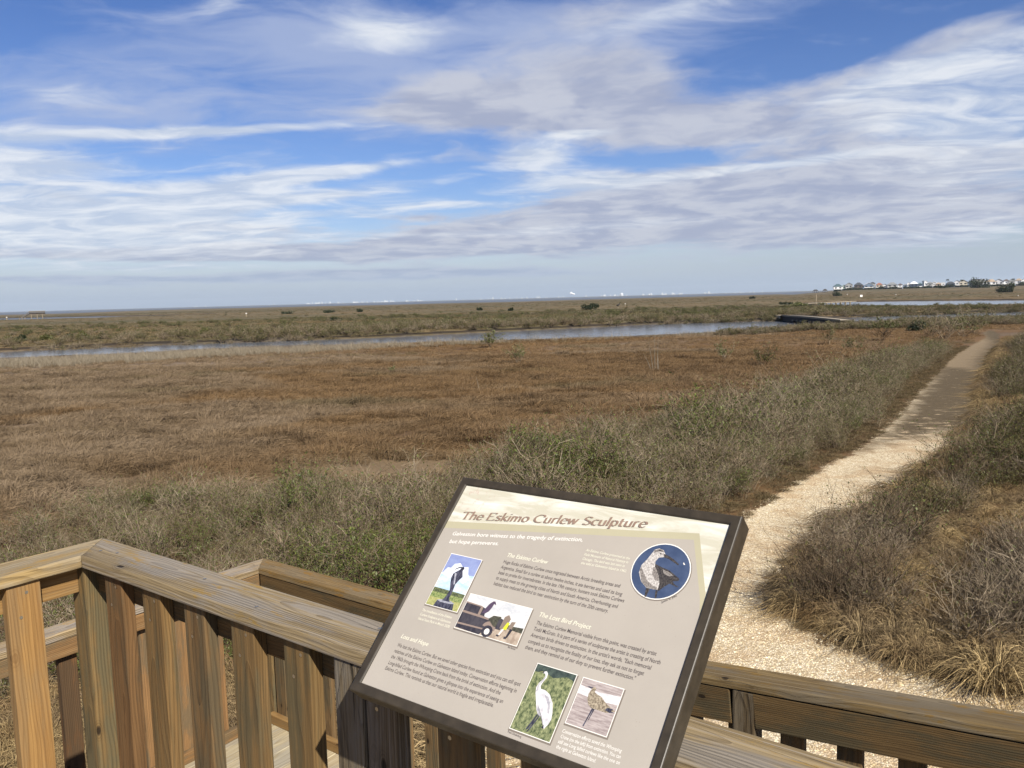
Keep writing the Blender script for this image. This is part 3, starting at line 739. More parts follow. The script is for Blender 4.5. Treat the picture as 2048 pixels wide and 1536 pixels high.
M_STONE = m_
veg()
# ------------------------------------------------------------------ timber boardwalk
def board(name, parent, p0, p1, wdir, Wd, T, mat, tint=(1, 1, 1), m0=0.0, m1=0.0, bev=.004, nails=None):
    """box along p0->p1; wdir = direction of the width; thickness along the cross product"""
    p0 = Vector(p0); p1 = Vector(p1); X = (p1 - p0); L = X.length; X.normalize()
    Y = Vector(wdir); Y = (Y - X * Y.dot(X)).normalized(); Z = X.cross(Y)
    bm = bmesh.new()
    xs = [0.0] + [L * i / 6 for i in range(1, 6)] + [L]
    rows = []
    for i, x in enumerate(xs):
        row = []
        for y, z in ((0, 0), (Wd, 0), (Wd, T), (0, T)):
            xx = x
            if i == 0: xx = m0 * y
            elif i == len(xs) - 1: xx = L + m1 * y
            row.append(bm.verts.new((xx, y, z)))
        rows.append(row)
    for i in range(len(rows) - 1):
        for k in range(4):
            bm.faces.new((rows[i][k], rows[i][(k + 1) % 4], rows[i + 1][(k + 1) % 4], rows[i + 1][k]))
    bm.faces.new(rows[0][::-1]); bm.faces.new(rows[-1])
    bmesh.ops.recalc_face_normals(bm, faces=bm.faces)
    ed = [e for e in bm.edges if len(e.link_faces) == 2 and e.calc_face_angle(0) > .5]
    bmesh.ops.bevel(bm, geom=ed, offset=bev, segments=2, profile=.6, affect='EDGES')
    for f in bm.faces: f.smooth = False
    me = bpy.data.meshes.new(name)
    for pt, nz in (nails or []):                     # small sunk nail heads
        c = Vector(pt); q = Vector(nz).to_track_quat('Z', 'Y')
        vs = [bm.verts.new(c + q @ Vector((math.cos(a) * .0052, math.sin(a) * .0052, .0006))) for a in [i * 1.0472 for i in range(6)]]
        f = bm.faces.new(vs); f.material_index = 1
    bm.to_mesh(me); bm.free(); me.materials.append(mat); me.materials.append(NAIL)
    o = bpy.data.objects.new(name, me); C.objects.link(o)
    Mx = Matrix((X, Y, Z)).transposed().to_4x4(); Mx.translation = p0
    if parent: o.parent = parent; o.matrix_parent_inverse = Matrix(); Mx = parent_world_inv(parent) @ Mx
    o.matrix_local = Mx if parent else Mx
    o.color = (*tint, 1)
    return o
def parent_world_inv(p):
    m = Matrix.Rotation(p.rotation_euler.z, 4, 'Z'); m.translation = p.location
    return m.inverted()
def tint(a=.12, warm=.0):
    k = random.uniform(1 - a, 1 + a); w = random.uniform(-.05, .05) + warm
    return (k * (1 + w), k, k * (1 - w))
def vert(name, parent, u, v, z0, z1, du, dv, mat, tn, bev=.003, nails=None):
    """upright timber with footprint u..u+du, v..v+dv"""
    # local x = up, y = U, z = up x U (= -V or V)
    Zc = Vector((0, 0, 1)).cross(U)
    vv = v if Zc.dot(V) > 0 else v + dv
    return board(name, parent, W(u, vv, z0), W(u, vv, z1), U, du, dv, mat, tn, bev=bev, nails=nails)
DZ = 2.40; LZ = 1.60                                   # upper deck and landing floor heights
HT = CAMZ - .745                                        # upper cap, top face
LT = CAMZ - 1.600                                       # landing cap, top face
NAILS_B = []
# --- near railing, parallel to the sign
rA = empty('wooden_railing', W(2.6, 1.2, DZ)); tag(rA, 'weathered grey capped timber railing running under the tilted sign', 'railing', 'timber railings of the boardwalk')
board('cap_rail', rA, W(2.66, 1.2935, HT), W(-2.2, 1.2935, HT), -V, .1395, .038, WOOD_CAP, (1, 1, 1), m0=1.0, bev=.006)
# nail heads on the cap
for u in (2.52, 2.45, 1.34, 1.25, .30, .22, 2.0, 1.7, .8):
    cp = MB(); v = 1.185 + .08 * random.random()
    cp.add([W(u + .0055 * math.cos(i * 1.0472), v + .0055 * math.sin(i * 1.0472), HT + .0012) for i in range(6)], [tuple(range(6))])
    nl = cp.build('nail_head', NAIL, rA); nl.matrix_local = parent_world_inv(rA)
board('rail_board', rA, W(2.535, 1.206, HT - .038 - .0895), W(-2.2, 1.206, HT - .038 - .0895), V, .037, .086, WOOD_OLD, (.8, .78, .72))
board('rail_board', rA, W(2.535, 1.206, DZ - .1), W(-2.2, 1.206, DZ - .1), V, .037, .086, WOOD_OLD, (.85, .82, .8))
z1 = HT - .0385
vert('post', rA, 2.535, 1.1665, DZ - 1.9, z1, .089, .0895, WOOD_OLD, (1.12, 1.14, 1.02), .008)
vert('post', rA, 1.2985, 1.160, DZ - 1.9, z1, .089, .096, WOOD_GREY, (1, 1, 1), .006)
vert('post', rA, -.20, 1.1665, DZ - 1.9, z1, .089, .0895, WOOD_OLD, (1, 1, 1), .006)
Lb = z1 - (DZ - .12)
nb = [((Lb - .035, .045, -.0002), (0, 0, -1)), ((Lb - .095, .052, -.0002), (0, 0, -1))]
bal_tints = [(.92, .80, .72), (1.05, 1.0, .86), (.96, .92, .88), (1.02, 1.0, .9), (.98, .97, .86)]
us = [2.318 + .0005 - .21 * i for i in range(5)] + [1.2, .992, .782, .572, .362, .152, -.058, -.32, -.53, -.74, -.95, -1.16, -1.37, -1.58]
for i, u in enumerate(us):
    if i < 5: tn = bal_tints[i]
    else: tn = tint(.1)
    m_ = WOOD_OLD if i != 5 else WOOD_GREY
    if i == 1 or i == 3: m_ = WOOD_OLD
    vert('baluster', rA, u, 1.167, DZ - .12, z1, .0935, .0385, m_, tn, nails=[((Lb - .03, .03, -.0008 if False else .0388), (0, 0, 1)), ((Lb - .09, .06, .0388), (0, 0, 1)), ((Lb - .03, .03, -.0003), (0, 0, -1)), ((Lb - .085, .055, -.0003), (0, 0, -1))])
# --- left railing of the upper deck
rB = empty('wooden_railing', W(2.6, .2, DZ)); tag(rB, 'bright yellow pine railing meeting the corner post at the left edge', 'railing', 'timber railings of the boardwalk')
board('cap_rail', rB, W(2.66, 1.2945, HT - .038), W(2.66, -2.6, HT - .038), -U, .1395, .038, WOOD_CAP, (1.28, 1.18, .92), m0=1.0, bev=.006)
board('rail_board', rB, W(2.609, 1.165, HT - .038 - .0895), W(2.609, -2.6, HT - .038 - .0895), -U, .037, .086, WOOD_TAN, (.95, .9, .85))
board('rail_board', rB, W(2.609, 1.165, DZ - .1), W(2.609, -2.6, DZ - .1), -U, .037, .086, WOOD_TAN, (.95, .9, .85))
for i in range(16):
    v = .946 - .21 * i
    vert('baluster', rB, 2.533, v, DZ - .12, z1, .0385, .0925, WOOD_TAN, (1.08, 1.0, .92) if i == 0 else tint(.08), nails=[((Lb - .03, -.0003, .04), (0, -1, 0)), ((Lb - .10, -.0003, .06), (0, -1, 0))])
vert('post', rB, 2.535, -1.13, DZ - 1.9, z1, .089, .0895, WOOD_OLD, (1, 1, 1), .006)
# --- upper deck floor
fl = empty('upper_deck', W(0, 0, DZ)); tag(fl, 'upper viewing deck of pale boards inside the near railings', 'deck')
for i in range(30):
    u = 2.52 - .1455 * (i + 1)
    board('deck_board', fl, W(u + .139, 1.16, DZ - .038), W(u + .139, -2.6, DZ - .038), -U, .139, .038, WOOD_DECK, tint(.08))
board('joist', fl, W(2.6, 1.10, DZ - .24), W(-1.9, 1.10, DZ - .24), V, .04, .19, WOOD_OLD, (.8, .8, .8))
board('joist', fl, W(2.6, -2.5, DZ - .24), W(-1.9, -2.5, DZ - .24), V, .04, .19, WOOD_OLD, (.8, .8, .8))
for u, v in ((2.45, -2.5), (.3, -2.5), (-1.8, -2.5)): vert('post', fl, u, v, -.2, DZ - .25, .09, .09, WOOD_OLD, (1, 1, 1))
# --- landing
lf = empty('landing_deck', W(3.3, 2.2, LZ)); tag(lf, 'lower landing of pale deck boards seen between the balusters', 'deck')
for i in range(14):
    u = 4.30 - .1455 * (i + 1)
    board('deck_board', lf, W(u + .139, 3.03, LZ - .038), W(u + .139, 1.36 if u < 2.62 else -.6, LZ - .038), -U, .139, .038, WOOD_DECK, tint(.09))
for u, v in ((4.2, -.5), (2.75, -.5), (2.4, 1.4)): vert('post', lf, u, v, -.2, LZ - .05, .089, .089, WOOD_OLD, (1, 1, 1))
board('joist', lf, W(4.29, 3.02, LZ - .235), W(2.25, 3.02, LZ - .235), -V, .04, .19, WOOD_OLD, (.8, .8, .8))
board('joist', lf, W(4.25, 2.9, LZ - .235), W(4.25, -.55, LZ - .235), -U, .04, .19, WOOD_OLD, (.8, .8, .8))
# --- ramp rising along the near railing
SL = .0884
rp = empty('access_ramp', W(0, 2.2, LZ + .2)); tag(rp, 'sloping timber ramp between the near railing and the outer railing', 'ramp')
def zr(u, z): return z + SL * max(0.0, 2.2 - u)
for i in range(34):
    u = 2.255 - .1455 * (i + 1)
    board('deck_board', rp, W(u + .139, 3.03, zr(u + .139, LZ - .038)), W(u + .139, 1.30, zr(u + .139, LZ - .038)), -U + Vector((0, 0, SL)), .139, .038, WOOD_DECK, tint(.09))
# --- outer railing: level along the landing, then climbing with the ramp
rC = empty('wooden_railing', W(4.2, 3.0, LZ)); tag(rC, 'mossy brown outer railing that climbs beside the gravel path', 'railing', 'timber railings of the boardwalk')
board('cap_rail', rC, W(4.332, 3.103, LT), W(2.2, 3.103, LT), -V, .1395, .038, WOOD_CAP, (.78, .66, .44), m0=1.0, bev=.005)
board('cap_rail', rC, W(2.1985, 3.103, LT), W(-3.6, 3.103, LT + SL * 5.8), -V, .1395, .038, WOOD_CAP, (.72, .66, .52), bev=.005)
IV = 2.968
board('rail_board', rC, W(4.19, IV, LT - .040 - .140), W(2.2, IV, LT - .040 - .140), V, .038, .139, WOOD_OLD, (.76, .75, .66))
for k, (ua, ub) in enumerate(((2.198, 1.180), (1.086, -.35), (-.45, -2.0), (-2.1, -3.6))):
    board('rail_board', rC, W(ua, IV, zr(ua, LT - .044 - .140)), W(ub, IV, zr(ub, LT - .044 - .140)), V, .038, .139, WOOD_OLD, (.74, .74, .68))
board('rail_board', rC, W(4.19, IV + .002, LZ + .0005), W(2.2, IV + .002, LZ + .0005), V, .04, .062, WOOD_TAN, (.86, .84, .82))
board('rail_board', rC, W(2.198, IV + .002, LZ + .001), W(-3.6, IV + .002, LZ + .001 + SL * 5.8), V, .04, .062, WOOD_TAN, (.86, .84, .82))
vert('post', rC, 4.178, IV + .042, -.2, LT - .039, .089, .085, WOOD_OLD, (1.1, 1.15, 1.1), .006)
vert('post', rC, 1.0885, IV, -.2, zr(1.13, LT - .042), .089, .092, WOOD_GREY, (.72, .66, .55), .006)
vert('post', rC, 2.66, IV + .042, -.2, LT - .039, .089, .085, WOOD_OLD, (1, 1, 1), .006)
vert('post', rC, -.445, IV, -.2, zr(-.4, LT - .042), .089, .092, WOOD_GREY, (.8, .75, .65), .006)
vert('post', rC, -2.09, IV, -.2, zr(-2.0, LT - .042), .089, .092, WOOD_GREY, (.8, .75, .65), .006)
for i in range(36):
    u = 4.062 - .21 * i
    if abs(u - 2.66) < .095: continue
    off = .0425
    zt = LT - .039 if u > 2.2 else zr(u + .09, LT - .042)
    vert('baluster', rC, u, IV + off, (LZ - .12) if u > 2.2 else zr(u, LZ - .12), zt, .09, .038, WOOD_OLD, tint(.12, .03))
# --- outer left railing of the landing
rD = empty('wooden_railing', W(4.25, 1.5, LZ)); tag(rD, 'pale grey lower railing with pinkish balusters beyond the left corner post', 'railing', 'timber railings of the boardwalk')
board('cap_rail', rD, W(4.332, 3.104, LT - .038), W(4.332, -.6, LT - .038), -U, .1395, .038, WOOD_CAP, (1.2, 1.16, 1.12), m0=1.0, bev=.005)
board('rail_board', rD, W(4.2315, 2.966, LT - .040 - .089), W(4.2315, -.6, LT - .040 - .089), -U, .038, .088, WOOD_OLD, (1.5, 1.35, 1.25))
board('rail_board', rD, W(4.2335, 2.966, LZ + .0005), W(4.2335, -.6, LZ + .0005), -U, .04, .062, WOOD_OLD, (1.4, 1.25, 1.15))
pink = [(1.5, 1.36, 1.32), (1.5, 1.34, 1.3), (1.45, 1.32, 1.28), (1.45, 1.3, 1.24), (.95, .76, .70)]
for i in range(16):
    v = 2.84 - .21 * i
    vert('baluster', rD, 4.2355, v, LZ - .12, LT - .0395, .038, .089, WOOD_OLD, pink[i] if i < 5 else ((.8, .62, .54) if i == 5 else tint(.1)))
vert('post', rD, 4.2355, .55, -.2, LT - .0395, .089, .089, WOOD_OLD, (1, 1, 1))
# ------------------------------------------------------------------ interpretive sign
SK = 1.25
TE = R(44)
SX = -U; SY = (V * math.cos(TE) + Vector((0, 0, math.sin(TE)))).normalized(); SZ = SX.cross(SY)
CAMP = Vector((0, 0, CAMZ))
SO = CAMP - SZ * SK
def S(px, py):
    """point of the photographed sign -> metres on its own face"""
    r = ray(px, py); t = -SK / r.dot(SZ); p = r * t
    return p.dot(SX), p.dot(SY)
sg = empty('interpretive_sign', SO)
sg.matrix_world = Matrix.Translation(SO) @ Matrix((SX, SY, SZ)).transposed().to_4x4()
tag(sg, 'tilted sign with brown metal frame about a lost shorebird, mounted at the near railing', 'sign')
# inner panel edges
x0 = -.9285 * SK; x1 = -.4395 * SK; y0 = .1885 * SK; y1 = .5615 * SK
FW = .019
m_frame = plain('brown_powder_coated_metal', srgb(70, 60, 56), .34, .25, .08, 60, .6)
m, g, b = new_mat('brown_frame_paint')
tc = g.node('ShaderNodeTexCoord').outputs['Object']
n1 = g.noise(tc, 420, 3, .7); n2 = g.noise(tc, 30, 4, .6)
c = g.mix(g.map(n2, .35, .7), srgb(54, 48, 38), srgb(70, 62, 50))
spk = g.map(g.vor(tc, 34), .03, .045, 1, 0); sel = g.map(g.noise(tc, 16, 2, .5), .62, .66)
c = g.mix(g.m('MULTIPLY', spk, sel), c, srgb(200, 190, 175))
g.put(b.inputs['Base Color'], c); b.inputs['Roughness'].default_value = .42; b.inputs['Metallic'].default_value = 0.0; b.inputs['Specular IOR Level'].default_value = .4
g.put(b.inputs['Normal'], g.bump(n1, .15, .0006)); m_frame = m
# frame: four mitred extrusions in one part
bm = bmesh.new()
DEP = .040; top = .0045
out = [(x0 - FW, y0 - FW), (x1 + FW, y0 - FW), (x1 + FW, y1 + FW), (x0 - FW, y1 + FW)]
inn = [(x0, y0), (x1, y0), (x1, y1), (x0, y1)]
prof = [(1, -DEP), (1, top - .003), (.94, top - .0008), (.86, top), (.14, top), (.06, top - .0008), (0, top - .0025), (0, -.004)]
rings = []
for j in range(4):
    rings.append([bm.verts.new((inn[j][0] + (out[j][0] - inn[j][0]) * q, inn[j][1] + (out[j][1] - inn[j][1]) * q, z)) for q, z in prof])
for j in range(4):
    k = (j + 1) % 4
    for i in range(len(prof) - 1):
        bm.faces.new((rings[j][i], rings[k][i], rings[k][i + 1], rings[j][i + 1]))
bm.faces.new([rings[j][0] for j in range(3, -1, -1)])
bmesh.ops.recalc_face_normals(bm, faces=bm.faces)
me = bpy.data.meshes.new('frame'); bm.to_mesh(me); bm.free()
fr = link('frame', me, sg, m_frame)
# mitre seams
m_seam = plain('seam_dark', (.012, .01, .01, 1), .8)
for j in range(4):
    mb = MB()
    a = Vector((*inn[j], top + .0004)); c_ = Vector((*out[j], top - .0012)); d = (c_ - a).normalized(); s = Vector((-d.y, d.x, 0)) * .0004
    mb.add([a + s, a - s, c_ - s, c_ + s], [(0, 1, 2, 3)]); mb.build('mitre_seam', m_seam, fr)
# printed panel
def print_mat(name, col, var=.04, grime=True):
    m, g, b = new_mat(name)
    tc = g.node('ShaderNodeTexCoord').outputs['Object']
    n1 = g.noise(tc, 6, 5, .6); c = g.mix(g.map(n1, .35, .65), tuple(x * (1 - var) for x in col[:3]) + (1,), tuple(min(1, x * (1 + var)) for x in col[:3]) + (1,))
    if grime:
        sp = g.map(g.vor(tc, 110), .04, .09, .5, 0); s2 = g.map(g.noise(tc, 7, 3, .6), .48, .62)
        c = g.mix(g.m('MULTIPLY', sp, s2), c, srgb(120, 106, 94))
        sm = g.map(g.noise(tc, 18, 5, .7), .62, .72, 0, .25); c = g.mix(sm, c, srgb(172, 160, 150))
    g.put(b.inputs['Base Color'], c); b.inputs['Roughness'].default_value = .38; b.inputs['Specular IOR Level'].default_value = .4
    return m
m, g, b = new_mat('cream_marbled_print')
tc = g.node('ShaderNodeTexCoord').outputs['Object']
st_ = g.noise(g.vm('MULTIPLY', tc, (6, 38, 1)), 1, 6, .65, .6)
c = g.mix(g.map(st_, .42, .62), srgb(198, 193, 172), srgb(228, 225, 212))
red = g.m('MULTIPLY', g.map(g.noise(g.vm('MULTIPLY', tc, (90, 50, 1)), 1, 5, .7), .55, .68, 0, .6), g.map(g.vm('DISTANCE', tc, (x0 + .045, y1 - .03, 0)), .02, .06, 1, 0))
c = g.mix(red, c, srgb(190, 140, 126))
g.put(b.inputs['Base Color'], c); b.inputs['Roughness'].default_value = .38
m_cream = m
m_tan = print_mat('tan_print', srgb(182, 175, 146)); m_taupe = print_mat('taupe_print', srgb(176, 168, 156))
pn = MB(); pn.box(x0 + .0002, x1 - .0002, y0 + .0002, y1 - .0002, -.006, 0)
panel = pn.build('panel', m_cream, sg)
def q(*pts): return [S(*p) for p in pts]
E_ = .00035
mb = MB(); tl = S(897, 1043)[1]; brk = S(1399, 1067)
r3 = S(1411, 1187); r4y = S(1408.8, 1213)[1]
mb.poly([(x0 + .0005, y0 + .0005), (x1 - .0005, y0 + .0005), (x1 - .0005, r4y), r3, brk, (x0 + .0005, tl)], E_)
mb.build('tan_band', m_tan, panel)
mb = MB(); a_ = S(1388, 1080); r5 = S(1400, 1195)
mb.poly([(x0 + .0005, y0 + .0005), (x1 - .0005, y0 + .0005), (x1 - .0005, r4y - .02), r5, a_, (x0 + .0005, S(890, 1056)[1])], E_ * 2)
mb.build('taupe_field', m_taupe, panel)
# lettering
m_white = plain('white_lettering', srgb(236, 232, 222), .5); m_title = plain('brown_lettering', srgb(146, 122, 106), .5, 0, .15, 60)
m_ink = plain('dark_lettering', srgb(80, 72, 72), .5); m_pale = plain('pale_lettering', srgb(226, 222, 200), .5)
def text_mesh(txt, bold=0.0, shear=0.0, spacing=1.0, wspace=1.0):
    cu = bpy.data.curves.new('t', 'FONT'); cu.body = txt; cu.size = 1; cu.offset = bold; cu.shear = shear; cu.resolution_u = 3
    cu.space_character = spacing; cu.space_word = wspace
    o = bpy.data.objects.new('t', cu)
    me = bpy.data.meshes.new_from_object(o)
    bpy.data.objects.remove(o); return me
def lines(name, rows, capm, mat, parent, bold=0.0, shear=0.0, z=E_ * 3.2, spacing=1.0):
    """rows: (text, start px, end px) with baselines; each row is fitted between its two ends"""
    vs = []; fs = []
    for txt, a, b_ in rows:
        me = text_mesh(txt, bold, shear, spacing)
        co = np.zeros(len(me.vertices) * 3); me.vertices.foreach_get('co', co); co = co.reshape(-1, 3)
        A = Vector((*S(*a), 0)); B_ = Vector((*S(*b_), 0)); d = B_ - A; L = d.length; d.normalize(); nrm = Vector((-d.y, d.x, 0))
        w = co[:, 0].max() - co[:, 0].min(); sx = L / w; sy = capm / .73
        X_ = (co[:, 0] - co[:, 0].min()) * sx; Y_ = co[:, 1] * sy
        base = len(vs)
        for x_, y_ in zip(X_, Y_): vs.append((A.x + d.x * x_ + nrm.x * y_, A.y + d.y * x_ + nrm.y * y_, z))
        for p in me.polygons: fs.append([base + i for i in p.vertices])
        bpy.data.meshes.remove(me)
    me = bpy.data.meshes.new(name); me.from_pydata(vs, [], fs); me.update()
    # all lettering faces the reader
    if len(me.polygons) and me.polygons[0].normal.z < 0: me.flip_normals()
    return link(name, me, parent, mat)
u_ = SK / 820 / 2 * 1.13       # about one photo pixel in metres on the panel
# title in a broad-nib hand: thick stems, thin hairlines
def nib(name, glyphs, parent, mat, a, b_, cap, nibw=.115, z=E_ * 3.5):
    NIB = Vector((nibw, .05, 0)) / 2
    pen = 0.0; segs = []
    for ch in glyphs:
        if ch == ' ': pen += .30; continue
        strokes, adv = GLY[ch]
        for st in strokes:
            pts = []
            for s_ in st:
                if len(s_) == 2: pts.append(Vector((s_[0] + pen, s_[1], 0)))
                else:                                      # arc: cx, cy, rx, ry, a0, a1
                    cx_, cy_, rx_, ry_, a0, a1 = s_; nn = max(6, int(abs(a1 - a0) / 14))
                    for k in range(nn + 1):
                        t = R(a0 + (a1 - a0) * k / nn); pts.append(Vector((cx_ + pen + rx_ * math.cos(t), cy_ + ry_ * math.sin(t), 0)))
            segs.append(pts)
        pen += adv
    A = Vector((*S(*a), 0)); B_ = Vector((*S(*b_), 0)); d = (B_ - A); sx = d.length / pen; d.normalize(); nrm = Vector((-d.y, d.x, 0)) * cap
    mb = MB(); k = 0
    def place(p, kz): 
        x_ = (p.x + .16 * p.y) ; return (A.x + d.x * x_ * sx + nrm.x * p.y, A.y + d.y * x_ * sx + nrm.y * p.y, z + (kz % 24) * .00001)
    for pts in segs:
        for i in range(len(pts) - 1):
            k += 1; p, q_ = pts[i], pts[i + 1]
            quad = [p - NIB, q_ - NIB, q_ + NIB, p + NIB]
            ar = sum(quad[j].x * quad[(j + 1) % 4].y - quad[(j + 1) % 4].x * quad[j].y for j in range(4))
            if abs(ar) < .085 * (q_ - p).length:                              # nearly along the nib: give the hairline some body
                e = (q_ - p).normalized(); s = Vector((-e.y, e.x, 0)) * .042; quad = [p - s - e * .02, q_ - s + e * .02, q_ + s + e * .02, p + s - e * .02]; ar = 1 if ((quad[1] - quad[0]).cross(quad[2] - quad[1])).z > 0 else -1
            if ar < 0: quad = quad[::-1]
            mb.add([place(v_, k) for v_ in quad], [(0, 1, 2, 3)])
    return mb.build(name, mat, parent)
xh = .66
GLY = {
 'T': ([[(.0, .98), (.62, .98)], [(.31, 1), (.31, 0)], [(.22, .01), (.42, .01)], [(.0, .98), (.0, .88)], [(.62, .98), (.62, .88)]], .68),
 'h': ([[(.08, 1.06), (.08, 0)], [(.10, .42), (.26, .48, .15, .17, 140, 0), (.41, 0)]], .54),
 'e': ([[(.06, .36), (.42, .36)], [(.25, .33, .20, .34, 5, 320)]], .50),
 'E': ([[(.08, 1), (.08, 0)], [(.08, .98), (.52, .98)], [(.08, .52), (.44, .52)], [(.08, .02), (.55, .02)], [(.52, .98), (.52, .86)], [(.55, .02), (.57, .14)]], .66),
 's': ([[(.34, .58), (.19, .50, .13, .16, 40, 200), (.20, .34), (.19, .17, .14, .16, 60, -150)]], .42),
 'k': ([[(.08, 1.06), (.08, 0)], [(.12, .32), (.38, .64)], [(.16, .36), (.44, 0)]], .50),
 'i': ([[(.08, xh), (.08, 0)], [(.06, .88), (.10, .95)]], .22),
 'm': ([[(.08, xh), (.08, 0)], [(.10, .42), (.24, .48, .13, .17, 140, 0), (.37, 0)], [(.39, .42), (.53, .48, .13, .17, 140, 0), (.66, 0)]], .80),
 'o': ([[(.26, .33, .20, .33, 0, 360)]], .54),
 'C': ([[(.44, .50, .37, .49, 50, 310)], [(.68, .88), (.68, .72)]], .78),
 'u': ([[(.08, xh), (.23, .17, .15, .17, 180, 330)], [(.40, xh), (.40, 0)]], .54),
 'r': ([[(.08, xh), (.08, 0)], [(.10, .46), (.26, .48, .15, .17, 140, 60)]], .38),
 'l': ([[(.08, 1.06), (.08, 0)]], .22),
 'w': ([[(.04, xh), (.18, 0)], [(.18, 0), (.34, xh)], [(.34, xh), (.48, 0)], [(.48, 0), (.64, xh)]], .72),
 'S': ([[(.48, .86), (.28, .76, .20, .22, 40, 215), (.30, .50), (.28, .25, .22, .24, 50, -150)]], .60),
 'c': ([[(.25, .33, .20, .33, 50, 310)]], .46),
 'p': ([[(.08, xh), (.08, -.32)], [(.26, .33, .17, .32, 150, -150)], [(.0, -.31), (.16, -.31)]], .54),
 't': ([[(.12, .88), (.12, .14), (.23, .14, .11, .13, 180, 290)], [(.0, .62), (.30, .62)]], .36),
}
nib('title', 'The Eskimo Curlew Sculpture', panel, m_title, (921, 1038.5), (1292, 1055.6), .0185, .15)
lines('subtitle', [('Galveston bore witness to the tragedy of extinction,', (904.8, 1071), (1165, 1083.5)), ('but hope perseveres.', (898.6, 1086.5), (996.7, 1091))], .0094, m_white, panel, .012, .18)
hd = dict(bold=.012, shear=.2)
lines('heading', [('The Eskimo Curlew', (1014, 1114), (1095, 1128.5))], .0092, m_pale, panel, **hd)
lines('heading', [('Loss and Hope', (801.7, 1276), (855.5, 1293))], .0092, m_pale, panel, **hd)
lines('heading', [('The Lost Bird Project', (1078, 1233), (1181, 1259.5))], .0092, m_pale, panel, **hd)
lines('paragraph', [('Huge flocks of Eskimo Curlew once migrated between Arctic breeding areas and', (1006.6, 1126.4), (1239.9, 1175.7)),
    ('Argentina. Small for a curlew at about twelve inches, it ate berries and used its long', (1001.5, 1137), (1243.9, 1192.3)),
    ('beak to probe for invertebrates. In the late 19th century, hunters took Eskimo Curlews', (996.7, 1148), (1247.7, 1205.5)),
    ('to supply meat to the growing cities of North and South America. Overhunting and', (991.8, 1158.8), (1235, 1217)),
    ('habitat loss reduced the bird to near extinction by the turn of the 20th century.', (987, 1170), (1215.5, 1226))], .0077, m_ink, panel, .004, .08)
lines('paragraph', [('We lost the Eskimo Curlew. But we saved other species from extinction and you can still spot', (794.5, 1293), (1040.3, 1373)),
    ('relatives of the Eskimo Curlew on Galveston Island today. Conservation efforts beginning in', (788.1, 1304.5), (1032.3, 1386)),
    ('the 1960s brought the Whooping Crane back from the brink of extinction. And the', (782.1, 1316), (1000.3, 1390)),
    ('Long-billed Curlew found at Galveston gives a glimpse into the experience of seeing an', (776.5, 1328), (1005.3, 1407)),
    ('Eskimo Curlew. This reminds us that our natural world is fragile and irreplaceable.', (770, 1339), (986.3, 1415))], .0077, m_ink, panel, .004, .08)
lines('paragraph', [('The Eskimo Curlew Memorial visible from this point, was created by artist', (1072.5, 1249), (1312.3, 1312)),
    ('Todd McGrain. It is part of a series of sculptures the artist is creating of North', (1067, 1261), (1320.3, 1329.5)),
    ('American birds driven to extinction. In the artist\'s words, "Each memorial', (1061, 1273), (1301.9, 1340)),
    ('compels us to recognize the finality of our loss, they ask us not to forget', (1056, 1285.5), (1287.3, 1351.5)),
    ('them, and they remind us of our duty to prevent further extinction."', (1050, 1297.5), (1270.3, 1361.5))], .0077, m_ink, panel, .004, .08)
cp_ = dict(bold=.006, shear=.16)
lines('caption', [('An Eskimo Curlew preserved at the', (1172, 1102.5), (1259.4, 1120)), ('Field Museum of Natural History in', (1168.2, 1111.4), (1256, 1127.5)),
    ('Chicago. The bird was last seen in', (1164.9, 1120), (1248.8, 1135)), ('the wild at Galveston Island in 1962.', (1162, 1128.2), (1252.8, 1145.5))], .0056, m_pale, panel, **cp_)
lines('caption', [('The installation of the Eskimo', (844.3, 1222), (903.2, 1238)), ('Curlew Sculpture at Galveston', (839.9, 1230.5), (900.4, 1247.5)), ('Island State Park in March 2020.', (836.2, 1239), (899.2, 1256.5))], .0056, m_pale, panel, **cp_)
lines('caption', [('Conservation efforts saved the Whooping', (1124.5, 1465), (1243, 1506)), ('Crane (on the left) from extinction. You can', (1121, 1476), (1241, 1518)),
    ('still see Long billed curlews like the one on', (1115.7, 1486), (1239, 1530)), ('the right at Galveston Island.', (1112, 1496.5), (1191, 1526))], .0062, m_white, panel, **cp_)
lines('photo_credit', [('James St. John', (1323.6, 1207), (1354.6, 1193.5))], .0040, m_ink, panel)
lines('photo_credit', [('Frank Schulenburg', (1015.6, 1465.5), (1042.4, 1476.5))], .0040, m_ink, panel)
lines('photo_credit', [('Ben Becker', (1016, 1296), (1031, 1301))], .0038, m_ink, panel)

